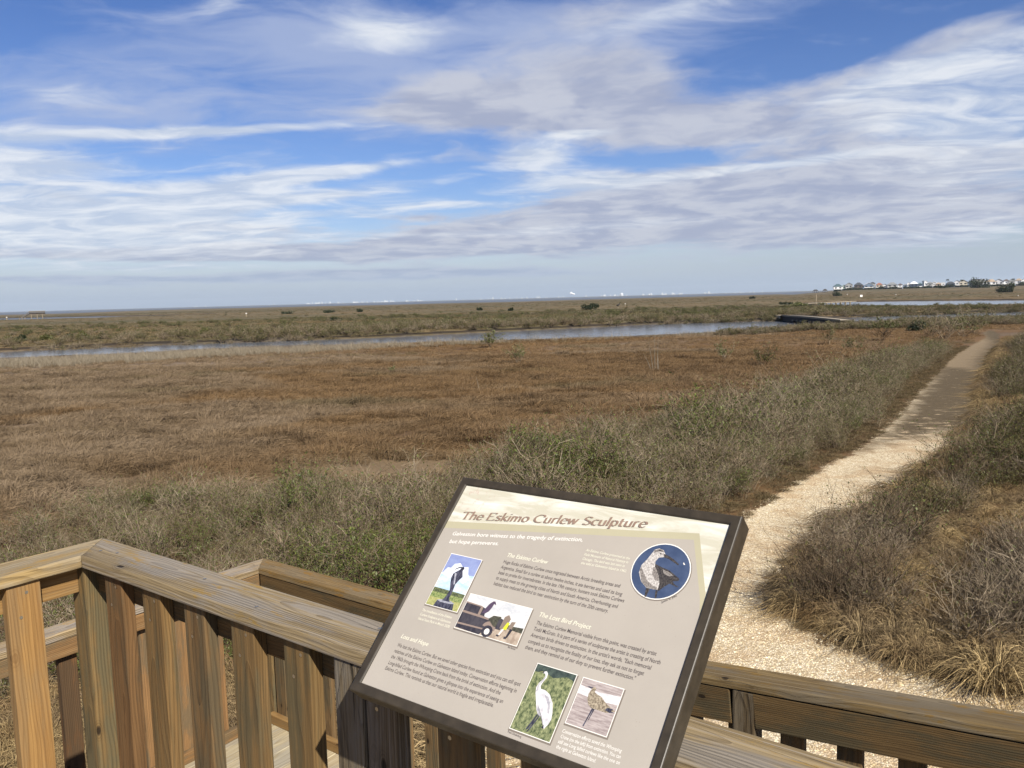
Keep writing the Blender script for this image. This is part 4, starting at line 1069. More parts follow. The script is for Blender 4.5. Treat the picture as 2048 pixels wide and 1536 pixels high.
# printed photographs: flat pictures, each one mesh with its own colours
def photo(name, corners, shapes, label, mats, rim=.006):
    """shapes drawn in a 0..1 square (x right, y up) mapped on the photo's corners"""
    TL, TR, BR, BL = [Vector(S(*c)) for c in corners]
    def mp(x, y): 
        a = BL.lerp(BR, x); b_ = TL.lerp(TR, x); return a.lerp(b_, y)
    mb = MB(); w = (TR - TL).length; h = (TL - BL).length
    ex = .0014 / w; ey = .0014 / h
    def fan(pts, z, mi):
        mb.add([(*mp(*p), z) for p in pts], [list(range(len(pts)))], mi)
    fan([(-ex * .6, -ey * 2.2), (1 + ex * 2, -ey * 2.2), (1 + ex * 2, 1 - ey), (-ex * .6, 1 - ey)], E_ * 2.5, 1)   # drop shadow printed round the picture
    fan([(0, 0), (1, 0), (1, 1), (0, 1)], E_ * 3, 0)
    k = 0
    for mi, pts in shapes:
        k += 1
        pts = [(ex + p[0] * (1 - 2 * ex), ey + p[1] * (1 - 2 * ey)) for p in pts]
        ar = sum(pts[i][0] * pts[(i + 1) % len(pts)][1] - pts[(i + 1) % len(pts)][0] * pts[i][1] for i in range(len(pts)))
        fan(pts if ar > 0 else pts[::-1], E_ * 3 + .00006 * k, mi)
    o = mb.build(name, mats, panel); o['label'] = label
    return o
def pmat(name, c0, c1, sc=(60, 60), w=(.4, .6)):
    m, g, b = new_mat(name); tc = g.node('ShaderNodeTexCoord').outputs['Object']
    g.put(b.inputs['Base Color'], g.mix(g.map(g.noise(g.vm('MULTIPLY', tc, (sc[0], sc[1], 1)), 1, 6, .7), w[0], w[1]), c0, c1)); b.inputs['Roughness'].default_value = .4
    return m
pw_ = plain('photo_white_edge', srgb(240, 236, 226), .4); psh = plain('photo_edge_shadow', srgb(128, 118, 106), .5)
sky_ = pmat('print_blue_sky', srgb(132, 142, 186), srgb(150, 162, 200), (20, 30)); cld = pmat('print_cloud', srgb(206, 214, 228), srgb(244, 244, 246), (50, 50))
pale_ = pmat('print_pale_sky', srgb(180, 206, 222), srgb(216, 228, 234), (30, 60)); pgr = pmat('print_green_grass', srgb(92, 116, 60), srgb(166, 172, 112), (300, 200))
pdk = pmat('print_dark_bush', srgb(66, 74, 52), srgb(120, 128, 88), (260, 200)); pbl = pmat('print_black', srgb(42, 42, 54), srgb(92, 92, 106), (200, 60))
pgy = pmat('print_grey_metal', srgb(120, 122, 134), srgb(190, 190, 196), (140, 60)); pol = pmat('print_olive_grass', srgb(150, 150, 92), srgb(186, 184, 120), (200, 200))
def ell(cx_, cy_, rx_, ry_, n=18, a0=0, a1=360): return [(cx_ + rx_ * math.cos(R(a0 + (a1 - a0) * i / n)), cy_ + ry_ * math.sin(R(a0 + (a1 - a0) * i / n))) for i in range(n + (0 if a1 - a0 >= 360 else 1))]
photo('photograph', [(903.2, 1106.5), (965.7, 1120.4), (914.7, 1226), (850.5, 1208.5)], [
    (2, [(0, .6), (1, .6), (1, 1), (0, 1)]), (4, [(0, .30), (1, .30), (1, .68), (0, .62)]),
    (3, [(.02, .60), (.10, .74), (.20, .74), (.26, .83), (.42, .86), (.55, .80), (.72, .82), (.80, .70), (.92, .60), (.78, .50), (.5, .58), (.3, .55)]),
    (6, [(0, .2), (1, .2), (1, .32), (0, .335)]), (5, [(0, .12), (1, .12), (1, .25), (0, .25)]), (9, [(0, 0), (1, 0), (1, .16), (0, .15)]),
    (7, [(.24, 0), (.86, 0), (.80, .12), (.28, .12)]), (8, [(.26, .115), (.40, .145), (.70, .15), (.83, .12), (.70, .10), (.4, .095)]),
    (7, [(.42, .13), (.48, .22), (.50, .34), (.42, .46), (.36, .56), (.36, .64), (.44, .70), (.50, .74), (.53, .79), (.58, .805), (.62, .78), (.60, .73), (.64, .68), (.68, .62), (.62, .54), (.58, .46), (.60, .34), (.60, .2), (.66, .13)]),
    (8, [(.40, .66), (.46, .66), (.56, .46), (.53, .45)]),
    (7, [(.56, .805), (.46, .79), (.37, .75), (.31, .69), (.38, .735), (.47, .77), (.56, .785)])],
    'small upright photo of a dark bird statue on a block', [pw_, psh, sky_, cld, pale_, pgr, pdk, pbl, pgy, pol])
psk = pmat('print_grey_sky', srgb(196, 198, 200), srgb(232, 230, 224), (30, 50)); ptd = pmat('print_truck_dark', srgb(50, 48, 56), srgb(80, 76, 80), (60, 30)); ptt = plain('print_truck_tan', srgb(150, 132, 120), .4)
psd = pmat('print_sand', srgb(160, 142, 124), srgb(196, 180, 160), (100, 60)); ptr = pmat('print_treeline', srgb(58, 58, 48), srgb(98, 96, 80), (200, 200)); pyl = plain('print_yellow', srgb(214, 220, 60), .4); pbr = plain('print_khaki', srgb(140, 124, 110), .4); pvi = plain('print_violet_bird', srgb(88, 74, 92), .4)
photo('photograph', [(941.8, 1186.8), (1066.4, 1217.8), (1033.9, 1294), (908.2, 1256)], [
    (2, [(0, .3), (1, .3), (1, 1), (0, 1)]), (5, [(0, 0), (1, 0), (1, .36), (0, .3)]), (6, [(.5, .36), (1, .32), (1, .46), (.8, .43), (.7, .5), (.55, .5)]),
    (3, [(0, .02), (.40, .0), (.46, .16), (.58, .32), (.53, .42), (.36, .50), (.34, .70), (.27, .74), (0, .76)]), (4, [(0, .12), (.44, .15), (.44, .19), (0, .17)]),
    (4, [(0, .46), (.33, .44), (.53, .42), (.52, .46), (.33, .5), (0, .52)]), (4, [(.0, .74), (.27, .72), (.27, .75), (0, .78)]), (4, [(.25, .48), (.29, .48), (.29, .74), (.25, .74)]),
    (4, ell(.50, .22, .105, .19, 14, -10, 170)), (3, ell(.50, .14, .085, .16, 14)), (0, ell(.50, .13, .04, .085, 12)),
    (9, [(.30, .56), (.33, .72), (.36, .86), (.40, .95), (.43, .96), (.47, .86), (.43, .89), (.42, .78), (.40, .66), (.36, .58)]), (6, [(.44, .46), (.50, .58), (.62, .6), (.66, .4), (.60, .3), (.56, .3)]),
    (3, [(.60, .26), (.68, .26), (.69, .5), (.64, .56), (.60, .5)]), (8, [(.66, .3), (.74, .3), (.77, .6), (.72, .7), (.67, .62)]), (7, [(.71, .30), (.765, .30), (.78, .50), (.74, .50)]), (0, [(.68, .12), (.70, .12), (.735, .30), (.705, .3)]),
    (8, [(.78, .34), (.84, .34), (.86, .56), (.80, .54)]), (3, [(.80, .12), (.83, .12), (.86, .34), (.82, .36)]), (3, [(.66, .09), (.70, .09), (.70, .13), (.66, .13)]), (3, [(.78, .08), (.82, .08), (.82, .13), (.78, .13)])],
    'wide photo of a dark pickup with a bird figure in its bed and people behind', [pw_, psh, psk, ptd, ptt, psd, ptr, pyl, pbr, pvi])
pg1 = pmat('print_marsh_green', srgb(66, 80, 52), srgb(160, 164, 118), (160, 110), (.38, .62)); pg2 = pmat('print_deep_water', srgb(56, 66, 62), srgb(84, 96, 86), (100, 100)); pwh = pmat('print_white_bird', srgb(176, 174, 178), srgb(240, 236, 234), (120, 70), (.3, .6))
photo('photograph', [(1075.7, 1326), (1156, 1350), (1100, 1487.3), (1018.4, 1457.2)], [
    (2, [(0, 0), (1, 0), (1, 1), (0, 1)]), (3, [(0, .88), (.3, .9), (.5, .86), (.8, .93), (1, .90), (1, 1), (0, 1)]),
    (5, [(.40, .02), (.44, .04), (.50, .16), (.56, .30), (.53, .30), (.46, .16)]), (5, [(.36, .06), (.40, .06), (.47, .18), (.50, .30), (.47, .30), (.42, .18)]),
    (4, [(.42, .33), (.36, .44), (.37, .58), (.30, .64), (.28, .70), (.31, .77), (.34, .83), (.32, .88), (.28, .90), (.26, .88), (.24, .85), (.27, .84), (.25, .77), (.20, .69), (.21, .62), (.28, .56)][:0] or
        [(.50, .30), (.42, .36), (.34, .46), (.24, .58), (.20, .66), (.22, .73), (.28, .80), (.30, .86), (.27, .89), (.23, .885), (.24, .92), (.29, .93), (.34, .90), (.35, .84), (.31, .77), (.29, .70), (.32, .66), (.44, .66), (.58, .62), (.72, .52), (.80, .40), (.84, .30), (.82, .22), (.76, .14), (.70, .20), (.62, .28)]),
    (7, [(.50, .30), (.44, .36), (.40, .44), (.46, .40), (.56, .32), (.66, .24), (.76, .14), (.70, .20), (.62, .28)]), (7, [(.46, .60), (.58, .58), (.68, .48), (.74, .36), (.70, .36), (.62, .48), (.54, .54)]), (7, [(.24, .60), (.27, .62), (.25, .70), (.31, .79), (.33, .86), (.31, .84), (.28, .79), (.22, .71)]),
    (5, [(.23, .885), (.20, .895), (.24, .915)]), (6, [(.21, .90), (.11, .895), (.21, .908)]), (5, [(.76, .14), (.70, .15), (.72, .20)])],
    'upright photo of a white crane wading in green marsh grass', [pw_, psh, pg1, pg2, pwh, pbl, plain('print_bill', srgb(190, 184, 120), .4), pmat('print_shaded_white', srgb(150, 148, 156), srgb(196, 192, 194), (120, 70))])
pbe = pmat('print_beach', srgb(150, 136, 132), srgb(192, 180, 174), (30, 240)); pfo = pmat('print_foam', srgb(206, 200, 200), srgb(240, 236, 234), (40, 160)); pgb = pmat('print_brown_bird', srgb(110, 98, 80), srgb(186, 172, 148), (300, 240))
photo('photograph', [(1167, 1354), (1249.8, 1378.5), (1213.8, 1475.8), (1129.7, 1446.6)], [
    (2, [(0, 0), (1, 0), (1, 1), (0, 1)]), (3, [(0, .66), (.5, .62), (1, .66), (1, .84), (.5, .80), (0, .84)]),
    (5, [(.40, .04), (.43, .04), (.46, .24), (.50, .44), (.46, .44), (.43, .22)]), (5, [(.47, .16), (.49, .2), (.53, .44), (.50, .44)]),
    (4, [(.34, .50), (.28, .60), (.26, .70), (.28, .79), (.31, .86), (.35, .88), (.39, .85), (.38, .79), (.42, .76), (.58, .72), (.74, .62), (.88, .56), (1.0, .52), (.90, .47), (.80, .44), (.60, .44), (.44, .44)]),
    (5, [(.31, .86), (.20, .86), (.11, .80), (.19, .84), (.30, .83)]), (5, [(.80, .55), (.94, .55), (.90, .50), (.98, .49), (.88, .46), (.76, .49)])],
    'small photo of a brown curlew standing on wet sand', [pw_, psh, pbe, pfo, pgb, pbl])
# round photograph
cc = S(1321.5, 1144); l_ = S(1261, 1150); r_ = S(1382, 1138); t_ = S(1322, 1087); b2 = S(1321, 1201.3)
cr = (Vector(l_) - Vector(r_)).length / 2 * .985; cry = (Vector(t_) - Vector(b2)).length / 2 * .99
cr = cry = (cr + cry) / 2
mb = MB(); cx_, cy_ = (l_[0] + r_[0]) / 2, (t_[1] + b2[1]) / 2
def cpoly(pts, z, mi): 
    ar = sum(pts[i][0] * pts[(i + 1) % len(pts)][1] - pts[(i + 1) % len(pts)][0] * pts[i][1] for i in range(len(pts)))
    if ar < 0: pts = pts[::-1]
    mb.add([(cx_ + p[0] * cr, cy_ + p[1] * cry, z) for p in pts], [list(range(len(pts)))], mi)
cpoly(ell(.015, -.02, 1.02, 1.02, 40), E_ * 2.5, 1); cpoly(ell(0, 0, 1, 1, 40), E_ * 3, 0); cpoly(ell(0, 0, .965, .965, 40), E_ * 3 + .0001, 2)
pxs = lambda x, y: ((S(1100 + x / 4.517, 940 + y / 4.517)[0] - cx_) / cr, (S(1100 + x / 4.517, 940 + y / 4.517)[1] - cy_) / cry)
cpoly([pxs(*p) for p in [(870, 1065), (855, 1145), (868, 1150), (905, 1075)]], E_ * 3 + .0002, 3); cpoly([pxs(*p) for p in [(955, 1090), (948, 1162), (962, 1162), (975, 1095)]], E_ * 3 + .0002, 3)
cpoly([pxs(*p) for p in [(950, 850), (1010, 880), (1080, 910), (1170, 985), (1165, 1005), (1110, 1010), (1130, 1040), (1165, 1060), (1150, 1062), (1080, 1030), (1030, 1060), (985, 1095), (940, 1080), (930, 960)]], E_ * 3 + .0002, 3)
cpoly([pxs(*p) for p in [(920, 760), (950, 722), (990, 712), (1030, 728), (1045, 765), (1038, 790), (985, 795), (955, 830), (950, 880), (985, 960), (990, 1030), (975, 1085), (930, 1080), (870, 1065), (825, 1010), (805, 930), (830, 860), (880, 810)]], E_ * 3 + .00028, 4)
cpoly([pxs(*p) for p in [(812, 900), (830, 880), (850, 930), (880, 1000), (930, 1050), (970, 1060), (965, 1082), (925, 1078), (870, 1062), (828, 1010)]], E_ * 3 + .00032, 5)
cpoly([pxs(*p) for p in [(935, 880), (955, 880), (985, 960), (985, 1010), (950, 1000), (925, 940)]], E_ * 3 + .00032, 5)
cpoly([pxs(*p) for p in [(945, 728), (1000, 716), (1030, 732), (1030, 742), (985, 735), (940, 756)]], E_ * 3 + .00034, 5)
cpoly([pxs(*p) for p in [(1020, 900), (1075, 925), (1120, 960), (1080, 965), (1030, 940)]], E_ * 3 + .00032, 5)
cpoly([pxs(*p) for p in [(1030, 760), (1075, 780), (1120, 810), (1168, 855), (1160, 865), (1110, 830), (1070, 805), (1035, 795)]], E_ * 3 + .00036, 3)
cpoly([pxs(*p) for p in [(960, 740), (1000, 725), (1035, 745), (1000, 738)]], E_ * 3 + .0004, 3); cpoly([pxs(*p) for p in [(990, 752), (1030, 765), (1000, 765)]], E_ * 3 + .0004, 3)
cpoly([pxs(*p) for p in [(1205, 845), (1212, 838), (1218, 850), (1224, 862), (1210, 860)]], E_ * 3 + .0004, 0)
ph = mb.build('photograph', [pw_, psh, pmat('print_deep_blue', srgb(62, 76, 104), srgb(76, 90, 118), (20, 20)), pmat('print_dark_feathers', srgb(40, 37, 38), srgb(104, 98, 92), (420, 260), (.4, .7)), pmat('print_pale_feathers', srgb(112, 104, 98), srgb(218, 212, 204), (380, 240), (.32, .6)), pmat('print_mid_feathers', srgb(84, 78, 74), srgb(160, 152, 144), (420, 260), (.35, .6))], panel)
ph['label'] = 'round blue photo of a speckled curlew with a long curved bill'
# mounting leg behind the panel, fixed to the railing
for sx_ in (x0 + .16, x1 - .16):
    ml = MB(); ml.box(sx_ - .03, sx_ + .03, y0 + .02, y1 - .02, -DEP - .012, -DEP - .0005); ml.build('mounting_rail', m_frame, sg)
Minv = sg.matrix_world.inverted()
for uu in (1.0, .72):
    br = MB(); br.tube([Minv @ W(uu, 1.275, HT + .002), Minv @ W(uu, 1.275, HT + .17)], [.022, .022], 12, 0); br.build('mounting_post', m_frame, sg)
# ------------------------------------------------------------------ single shrubs and bushes
M_TRUNK = plain('dark_bark', srgb(84, 70, 56), .9, 0, .2, 8)
def at(px, py, z=0.0):
    x, y = G(px, py, z); return x, y
def bush(px, py, wpx, hpx, leafm, label, name='bush', group=None, sz=None, lumps=9, n=1500, dens=1.0):
    x, y = at(px, py); z = gz(x, y); D = math.hypot(x, y)
    rx = wpx * D / F / 2; h = hpx * D / F
    e = empty(name, (x, y, z)); tag(e, label, 'shrub', group)
    s = sz or max(.035, D / F * 1.3)
    L = bush_leaves(rx, rx * .8, h, n, s, lumps); f = link('foliage', leaf_mesh('foliage', L, RNG.uniform(0, 1, len(L)), leafm), e)
    mb = MB()
    for i in range(4):
        a = random.uniform(0, 6.28); mb.tube([(0, 0, -.1), (math.cos(a) * rx * .2, math.sin(a) * rx * .2, h * .35), (math.cos(a) * rx * .5, math.sin(a) * rx * .4, h * .7)], [h * .035, h * .025, h * .01], 5)
    mb.build('stems', M_TRUNK, e); return e
def twig_shrub(x, y, h, label, kw, mats, name='shrub', group=None, cat='shrub', s=1.0):
    z = gz(x, y); e = empty(name, (x, y, z)); tag(e, label, cat, group)
    P, Wd, L = shrub_parts(h=h, **kw)
    tm = ribbon_mesh('twigs', P, Wd, RNG.uniform(0, 1, len(P)), [mats[0]]); link('stems', tm, e)
    if len(L): link('foliage', leaf_mesh('foliage', L, RNG.uniform(0, 1, len(L)), mats[1]), e)
    return e
bush(1835, 661, 44, 24, M_LEAFD, 'dense dark green round bush standing alone on the brown marsh left of the path end', sz=.07)
bush(1182, 620, 40, 16, M_LEAFD, 'large dark evergreen bush on the flats beyond the canal, left of the bird statue')
bush(830 * .25 + 512, 624, 17, 9, M_LEAFD, 'small rounded dark bush on the flats, rightmost of the three in a line', n=500)
bush(588 * .25 + 512, 626, 26, 7, M_LEAFD, 'low wide dark bush, middle one of the three on the flats', n=500)
bush(242 * .25 + 512, 628, 26, 7, M_LEAFD, 'low dark bush on the flats, leftmost of the three in a line', n=500)
bush(1789 * .25 + 512, 621, 14, 7, M_LEAFD, 'small dark bush on the flats just left of the big evergreen', n=400)
bush(1021, 622, 13, 9, M_LEAFD, 'small dark bush right beside another on the flats near the centre', n=400)
bush(1504, 597.5, 14, 6, M_LEAFD, 'small dark bush near the bay shore left of the far dock', n=300)
bush(1676, 592, 21, 11, M_LEAFD, 'spiky green palmetto clump on the flats before the beach houses', n=500)
bush(1757, 581.5, 10, 5, M_LEAFD, 'little dark bush against the pale lane below the beach houses', n=300)
bush(1955, 581, 42, 22, M_LEAFD, 'broad dark tree clump in front of the beach houses', n=1600)
bush(2010, 585, 34, 22, M_LEAFD, 'second dark tree clump before the beach houses, nearer the right edge', n=1400)
bush(1888, 582, 24, 6, M_LEAFD, 'long low dark bush on the far flats below the houses', n=500)
bush(413, 672, 27, 17, M_LEAFO, 'round olive shrub on the far canal bank at left', n=800)
bush(450, 672, 18, 9, M_LEAFO, 'small olive shrub on the far canal bank right of the round one', n=500)
for i, (px, py, w, h) in enumerate([(20, 683, 28, 12), (46, 683, 24, 13), (92, 681, 30, 14), (140, 679, 26, 11), (170, 679, 34, 15), (205, 678, 24, 12)]):
    bush(px, py, w, h, M_LEAFD if i % 2 else M_LEAFO, ['olive bush on the far canal bank at the very left edge', 'dark bush second from the left edge on the far canal bank', 'olive bush third from the left on the far canal bank', 'low dark bush fourth from the left on the far canal bank', 'tallest olive bush in the left row on the far canal bank', 'dark bush at the right end of the left row on the far bank'][i], group='bushes in a row on the far bank', n=700)
bush(672, 642, 28, 10, M_LEAFD, 'dark bush above the scrub on the far bank left of centre', n=600)
bush(1572, 609, 30, 7, M_LEAFD, 'low dark green bush just left of the far dock', n=500)
bush(1600, 613, 36, 10, M_LEAFY, 'yellow green shrub at the left foot of the far dock', n=700)
bush(1400, 666, 36, 10, M_LEAFO, 'grey green shrub rising from the near canal bank', n=800)
# shrubs standing on the brown marsh
def sxy(px, py): return at(px, py)
YG = [M_TWIG, M_LEAFY]; OL = [M_TWIG, M_LEAFO]
x, y = sxy(980, 697); twig_shrub(x, y, 1.7, 'yellow green bush standing alone on the near canal bank', dict(spread=.8, nst=10, leafn=900, leafsz=.07, tw=.02), YG)
x, y = sxy(1040, 730); twig_shrub(x, y, 1.3, 'pale yellow green wispy shrub in the brown marsh below the lone bush', dict(spread=.8, nst=10, leafn=500, leafsz=.05, tw=.016), YG)
x, y = sxy(785, 748); twig_shrub(x, y, .5, 'small green sprig poking from the brown marsh left of centre', dict(spread=.5, nst=6, leafn=260, leafsz=.04, tw=.012), YG)
x, y = sxy(1765, 683); twig_shrub(x, y, 1.9, 'green topped shrub with a dark bare base left of the path end', dict(spread=1.0, nst=12, leafn=900, leafsz=.07, tw=.025, leaf_lo=.5), [M_TWIGD, M_LEAFY])
x, y = sxy(1525, 735); twig_shrub(x, y, 1.3, 'dark bare shrub with olive leaves amid the marsh right of the bleached stalks', dict(spread=.9, nst=12, leafn=500, leafsz=.05, tw=.02), [M_TWIGD, M_LEAFO])
x, y = sxy(1452, 722); twig_shrub(x, y, 1.3, 'wispy green shrub in the marsh left of the dark bare shrub', dict(spread=.6, nst=8, leafn=400, leafsz=.05, tw=.014), YG)
x, y = sxy(1658, 690); twig_shrub(x, y, 1.4, 'thin upright green shrub in the marsh beyond the shrub belt', dict(spread=.5, nst=6, leafn=350, leafsz=.055, tw=.018), OL)
x, y = sxy(1700, 705); twig_shrub(x, y, 1.0, 'low rounded green shrub in the marsh near the shrub belt', dict(spread=1.0, nst=9, leafn=500, leafsz=.05, tw=.014), OL)
for i, (px, py, h) in enumerate([(1890, 682, 2.1), (1925, 676, 1.9), (1862, 676, 1.8), (1950, 668, 2.2), (1900, 664, 2.2)]):
    x, y = sxy(px, py)
    twig_shrub(x, y, h, ['tall grey bare shrub left of where the path bends away', 'yellow green shrub close beside the bend of the path', 'grey wispy shrub right of the dense dark green bush', 'olive shrub at the left of the path where it disappears', 'tallest grey twiggy shrub behind the others by the path bend'][i],
               dict(spread=1.0, nst=16, leafn=[120, 1100, 200, 800, 60][i], leafsz=.06, tw=.02), [M_TWIG, M_LEAFY if i == 1 else M_LEAFO], group='shrubs by the path bend')
# bare bleached stalks
def stalks(px, py, hs, label, lean):
    x, y = sxy(px, py); e = empty('bare_stalks', (x, y, gz(x, y))); tag(e, label, 'dead plant'); mb = MB()
    for (dx, h, l) in hs: mb.tube([(dx, 0, 0), (dx + l * .4, .05, h * .5), (dx + l, .1, h)], [.022, .014, .005], 5)
    mb.build('stalk', M_TWIGW, e)
stalks(1310, 742, [(-.1, 1.7, -.25), (0, 2.2, .0), (.12, 1.9, .1), (.2, 1.2, -.05), (-.2, 1.0, -.4)], 'tall bleached bare stalks sticking up from the brown marsh', 0)
stalks(959, 786, [(0, .75, -.14)], 'single curved straw coloured stalk in the brown marsh above the sign', 0)
# near twiggy shrubs right of the path
KW = dict(spread=.95, nst=30, leafsz=.022, tw=.0075, crook=.22, sub=(6, 3))
near = [(1650, 1235, 1.25, 90, M_TWIGD, 'big dark twiggy shrub leaning over the gravel just right of the sign'), (1745, 1225, 1.05, 130, M_TWIGD, 'second dark twiggy shrub behind the big one by the gravel'),
        (1790, 1100, 1.15, 500, M_TWIGD, 'dark leafy topped shrub at the path edge beyond the twiggy shrubs'), (1905, 985, 1.3, 900, M_TWIGD, 'olive leafed shrub where the pale gravel meets the dark wet path'),
        (1990, 960, 1.35, 800, M_TWIG, 'wide olive shrub further right of the wet path'), (2040, 1180, 1.0, 60, M_TWIGD, 'bare dark shrub at the right edge among the tussocks'),
        (1940, 1295, .8, 60, M_TWIG, 'paler grey branched shrub in the lower right tussocks')]
for px, py, h, ln, tm, lb in near:
    x, y = sxy(px, py); twig_shrub(x, y, h, lb, dict(leafn=ln, **KW), [tm, M_LEAF if ln > 400 else M_LEAFO], group='twiggy shrubs right of the path')
for i, (px, py) in enumerate([(1440, 985), (1330, 1010)]):
    x, y = sxy(px, py); twig_shrub(x, y, .8, ['bleached leafless shrub at the path edge just above the sign', 'fallen bleached branches in the thicket above the sign'][i], dict(spread=1.6, nst=5, leafn=0, leafsz=.02, tw=.009, sub=(4, 3)), [M_TWIGW, M_LEAF], name='dead_shrub')

# ------------------------------------------------------------------ structures
M_WOODF = plain('sun_bleached_timber', srgb(160, 148, 126), .85, 0, .1, 2); M_WOODD = plain('dark_timber_and_shade', srgb(40, 32, 26), .9, 0, .2, 2)
M_POSTL = plain('pale_piling', srgb(140, 126, 102), .85, 0, .12, 2)
# foot bridge over the canal
A = Vector((*G(1574, 630.5, .42), 0)); B_ = Vector((*G(1695, 640.5, .42), 0))
d = (B_ - A).normalized(); s = Vector((-d.y, d.x, 0)); L = (B_ - A).length; rz = math.atan2(d.y, d.x)
fb = empty('foot_bridge', (A.x, A.y, 0), rz); tag(fb, 'long dark foot bridge with a pale deck crossing the canal', 'bridge')
mb = MB(); n = 14
def zb(t): return .42 + .07 * math.sin(math.pi * min(1, max(0, t)))
for i in range(n):
    t0, t1 = i / n, (i + 1) / n
    mb.add([(L * t0, -.8, zb(t0)), (L * t1, -.8, zb(t1)), (L * t1, .8, zb(t1)), (L * t0, .8, zb(t0)), (L * t0, -.8, zb(t0) - .14), (L * t1, -.8, zb(t1) - .14), (L * t1, .8, zb(t1) - .14), (L * t0, .8, zb(t0) - .14)],
           [(0, 1, 2, 3), (7, 6, 5, 4), (4, 5, 1, 0), (6, 7, 3, 2)])
mb.build('deck', M_WOODF, fb)
for sd_ in (-1, 1):
    mb = MB(); yb = sd_ * .7
    for i in range(n * 2):
        t0, t1 = i / (n * 2), (i + 1) / (n * 2)
        za, zc = zb(t0) - .145, zb(t1) - .145
        lo = -1.2
        if i % 3 == 1 and 5 < i < 25:                 # openings between the pile bents
            zm = -.1
            for (z0a, z0b, z1a, z1b) in ((zm, zm, za, zc), (lo, lo, -.42, -.42)):
                mb.add([(L * t0, yb - .04, z0a), (L * t1, yb - .04, z0b), (L * t1, yb - .04, z1b), (L * t0, yb - .04, z1a), (L * t0, yb + .04, z0a), (L * t1, yb + .04, z0b), (L * t1, yb + .04, z1b), (L * t0, yb + .04, z1a)],
                       [(0, 1, 2, 3), (7, 6, 5, 4), (4, 5, 1, 0), (6, 7, 3, 2), (5, 6, 2, 1), (7, 4, 0, 3)])
        else:
            mb.add([(L * t0, yb - .04, lo), (L * t1, yb - .04, lo), (L * t1, yb - .04, zc), (L * t0, yb - .04, za), (L * t0, yb + .04, lo), (L * t1, yb + .04, lo), (L * t1, yb + .04, zc), (L * t0, yb + .04, za)],
                   [(0, 1, 2, 3), (7, 6, 5, 4), (4, 5, 1, 0), (6, 7, 3, 2), (5, 6, 2, 1), (7, 4, 0, 3)])
    mb.build('side_panel', M_WOODD, fb)
for i in range(8):
    mb = MB(); t = .24 + .075 * i; mb.box(L * t - .3, L * t + .3, -1.0, -.745, -.30, -.04); mb.build('pile_cap', M_POSTL, fb)
for sd_ in (-1, 1):
    mb = MB()
    mb.tube([(L * i / n, sd_ * .86, zb(i / n) + .05) for i in range(n + 1)], [.055] * (n + 1), 6)
    mb.build('curb_rail', M_WOODF, fb)
mb = MB(); mb.add([(-7.5, -.5, .32), (.2, -1.1, .43), (.2, 1.1, .43), (-7.5, 1.0, .3), (-7.5, -.5, -.1), (.2, -1.1, -.1), (.2, 1.1, -.1), (-7.5, 1.0, -.1)], [(0, 1, 2, 3), (4, 5, 1, 0), (6, 7, 3, 2), (7, 4, 0, 3)])
mb.build('approach_slab', plain('pale_landing', srgb(184, 168, 138), .9, 0, .1, 1), fb)
# far dock
A = Vector((*G(1611, 607.5, .6), 0)); B_ = Vector((*G(1708, 603.0, .6), 0)); d = (B_ - A).normalized(); L = (B_ - A).length; rz = math.atan2(d.y, d.x)
dk = empty('boardwalk_dock', (A.x, A.y, 0), rz); tag(dk, 'pale low boardwalk dock on short piles by the far pond', 'dock')
mb = MB(); mb.box(0, L, -.8, .8, .62, .76); mb.build('deck', M_WOODF, dk)
for i in range(8):
    mb = MB(); x = L * (.16 + .1 * i); mb.box(x - .16, x + .16, -.9, -.6, -1, .615); mb.build('pile', M_POSTL, dk)
    mb = MB(); mb.box(x - .16, x + .16, .6, .9, -1, .615); mb.build('pile', M_POSTL, dk)
mb = MB(); mb.box(-1.5, L * .12, -1.0, 1.0, -.3, .61); mb.build('abutment', M_WOODD, dk)
x, y = G(1632, 603.5); e = empty('marker_post', (x, y, .86)); tag(e, 'tall pale wooden post standing on the far dock', 'post')
Dm = math.hypot(x, y); mb = MB(); hh_ = 11 * Dm / F; mb.box(-.16, .16, -.16, .16, -.9, hh_ * .94); mb.add([(-.34, -.34, hh_ * .94), (.34, -.34, hh_ * .94), (.34, .34, hh_ * .94), (-.34, .34, hh_ * .94), (0, 0, hh_)], [(0, 1, 4), (1, 2, 4), (2, 3, 4), (3, 0, 4), (3, 2, 1, 0)])
mb.build('post', M_POSTL, e)
# small pale markers on the flats
M_WHITE = plain('white_paint', srgb(232, 230, 224), .6, 0, .05, 3)
def marker(px, py, hpx, wpx, lab, box=False):
    x, y = G(px, py); D = math.hypot(x, y); h = hpx * D / F; w = wpx * D / F; z = gz(x, y)
    e = empty('marker_sign' if box else 'marker_post', (x, y, z)); tag(e, lab, 'sign' if box else 'post')
    mb = MB()
    if box:
        mb.box(-w / 2, w / 2, -.06, .06, h * .25, h); mb.build('panel', M_WHITE, e)
        for q_ in (-.35, .25):
            mb = MB(); mb.box(w * q_, w * (q_ + .1), .07, .17, 0, h); mb.build('leg', M_POSTL, e)
    else:
        mb.box(-w / 2, w / 2, -w / 2, w / 2, 0, h * .8); mb.build('post', M_POSTL, e)
        mb = MB(); mb.box(-w * .6, w * .6, -w * .6, w * .6, h * .802, h); mb.build('cap', M_WHITE, e)
marker(1250.5, 612.5, 5.5, 1.3, 'short pale post just right of the bird statue')
marker(493, 633, 7, 2, 'white topped post on the flats left of centre')
marker(1722.5, 595.5, 5, 4.4, 'square white sign on the flats right of the far dock', True)
marker(1791.5, 592.5, 3.5, 1.3, 'small white post beyond the pond, right of the square sign')
marker(1694.5, 591.5, 3, 1.2, 'tiny pale post beside the palmetto clump')
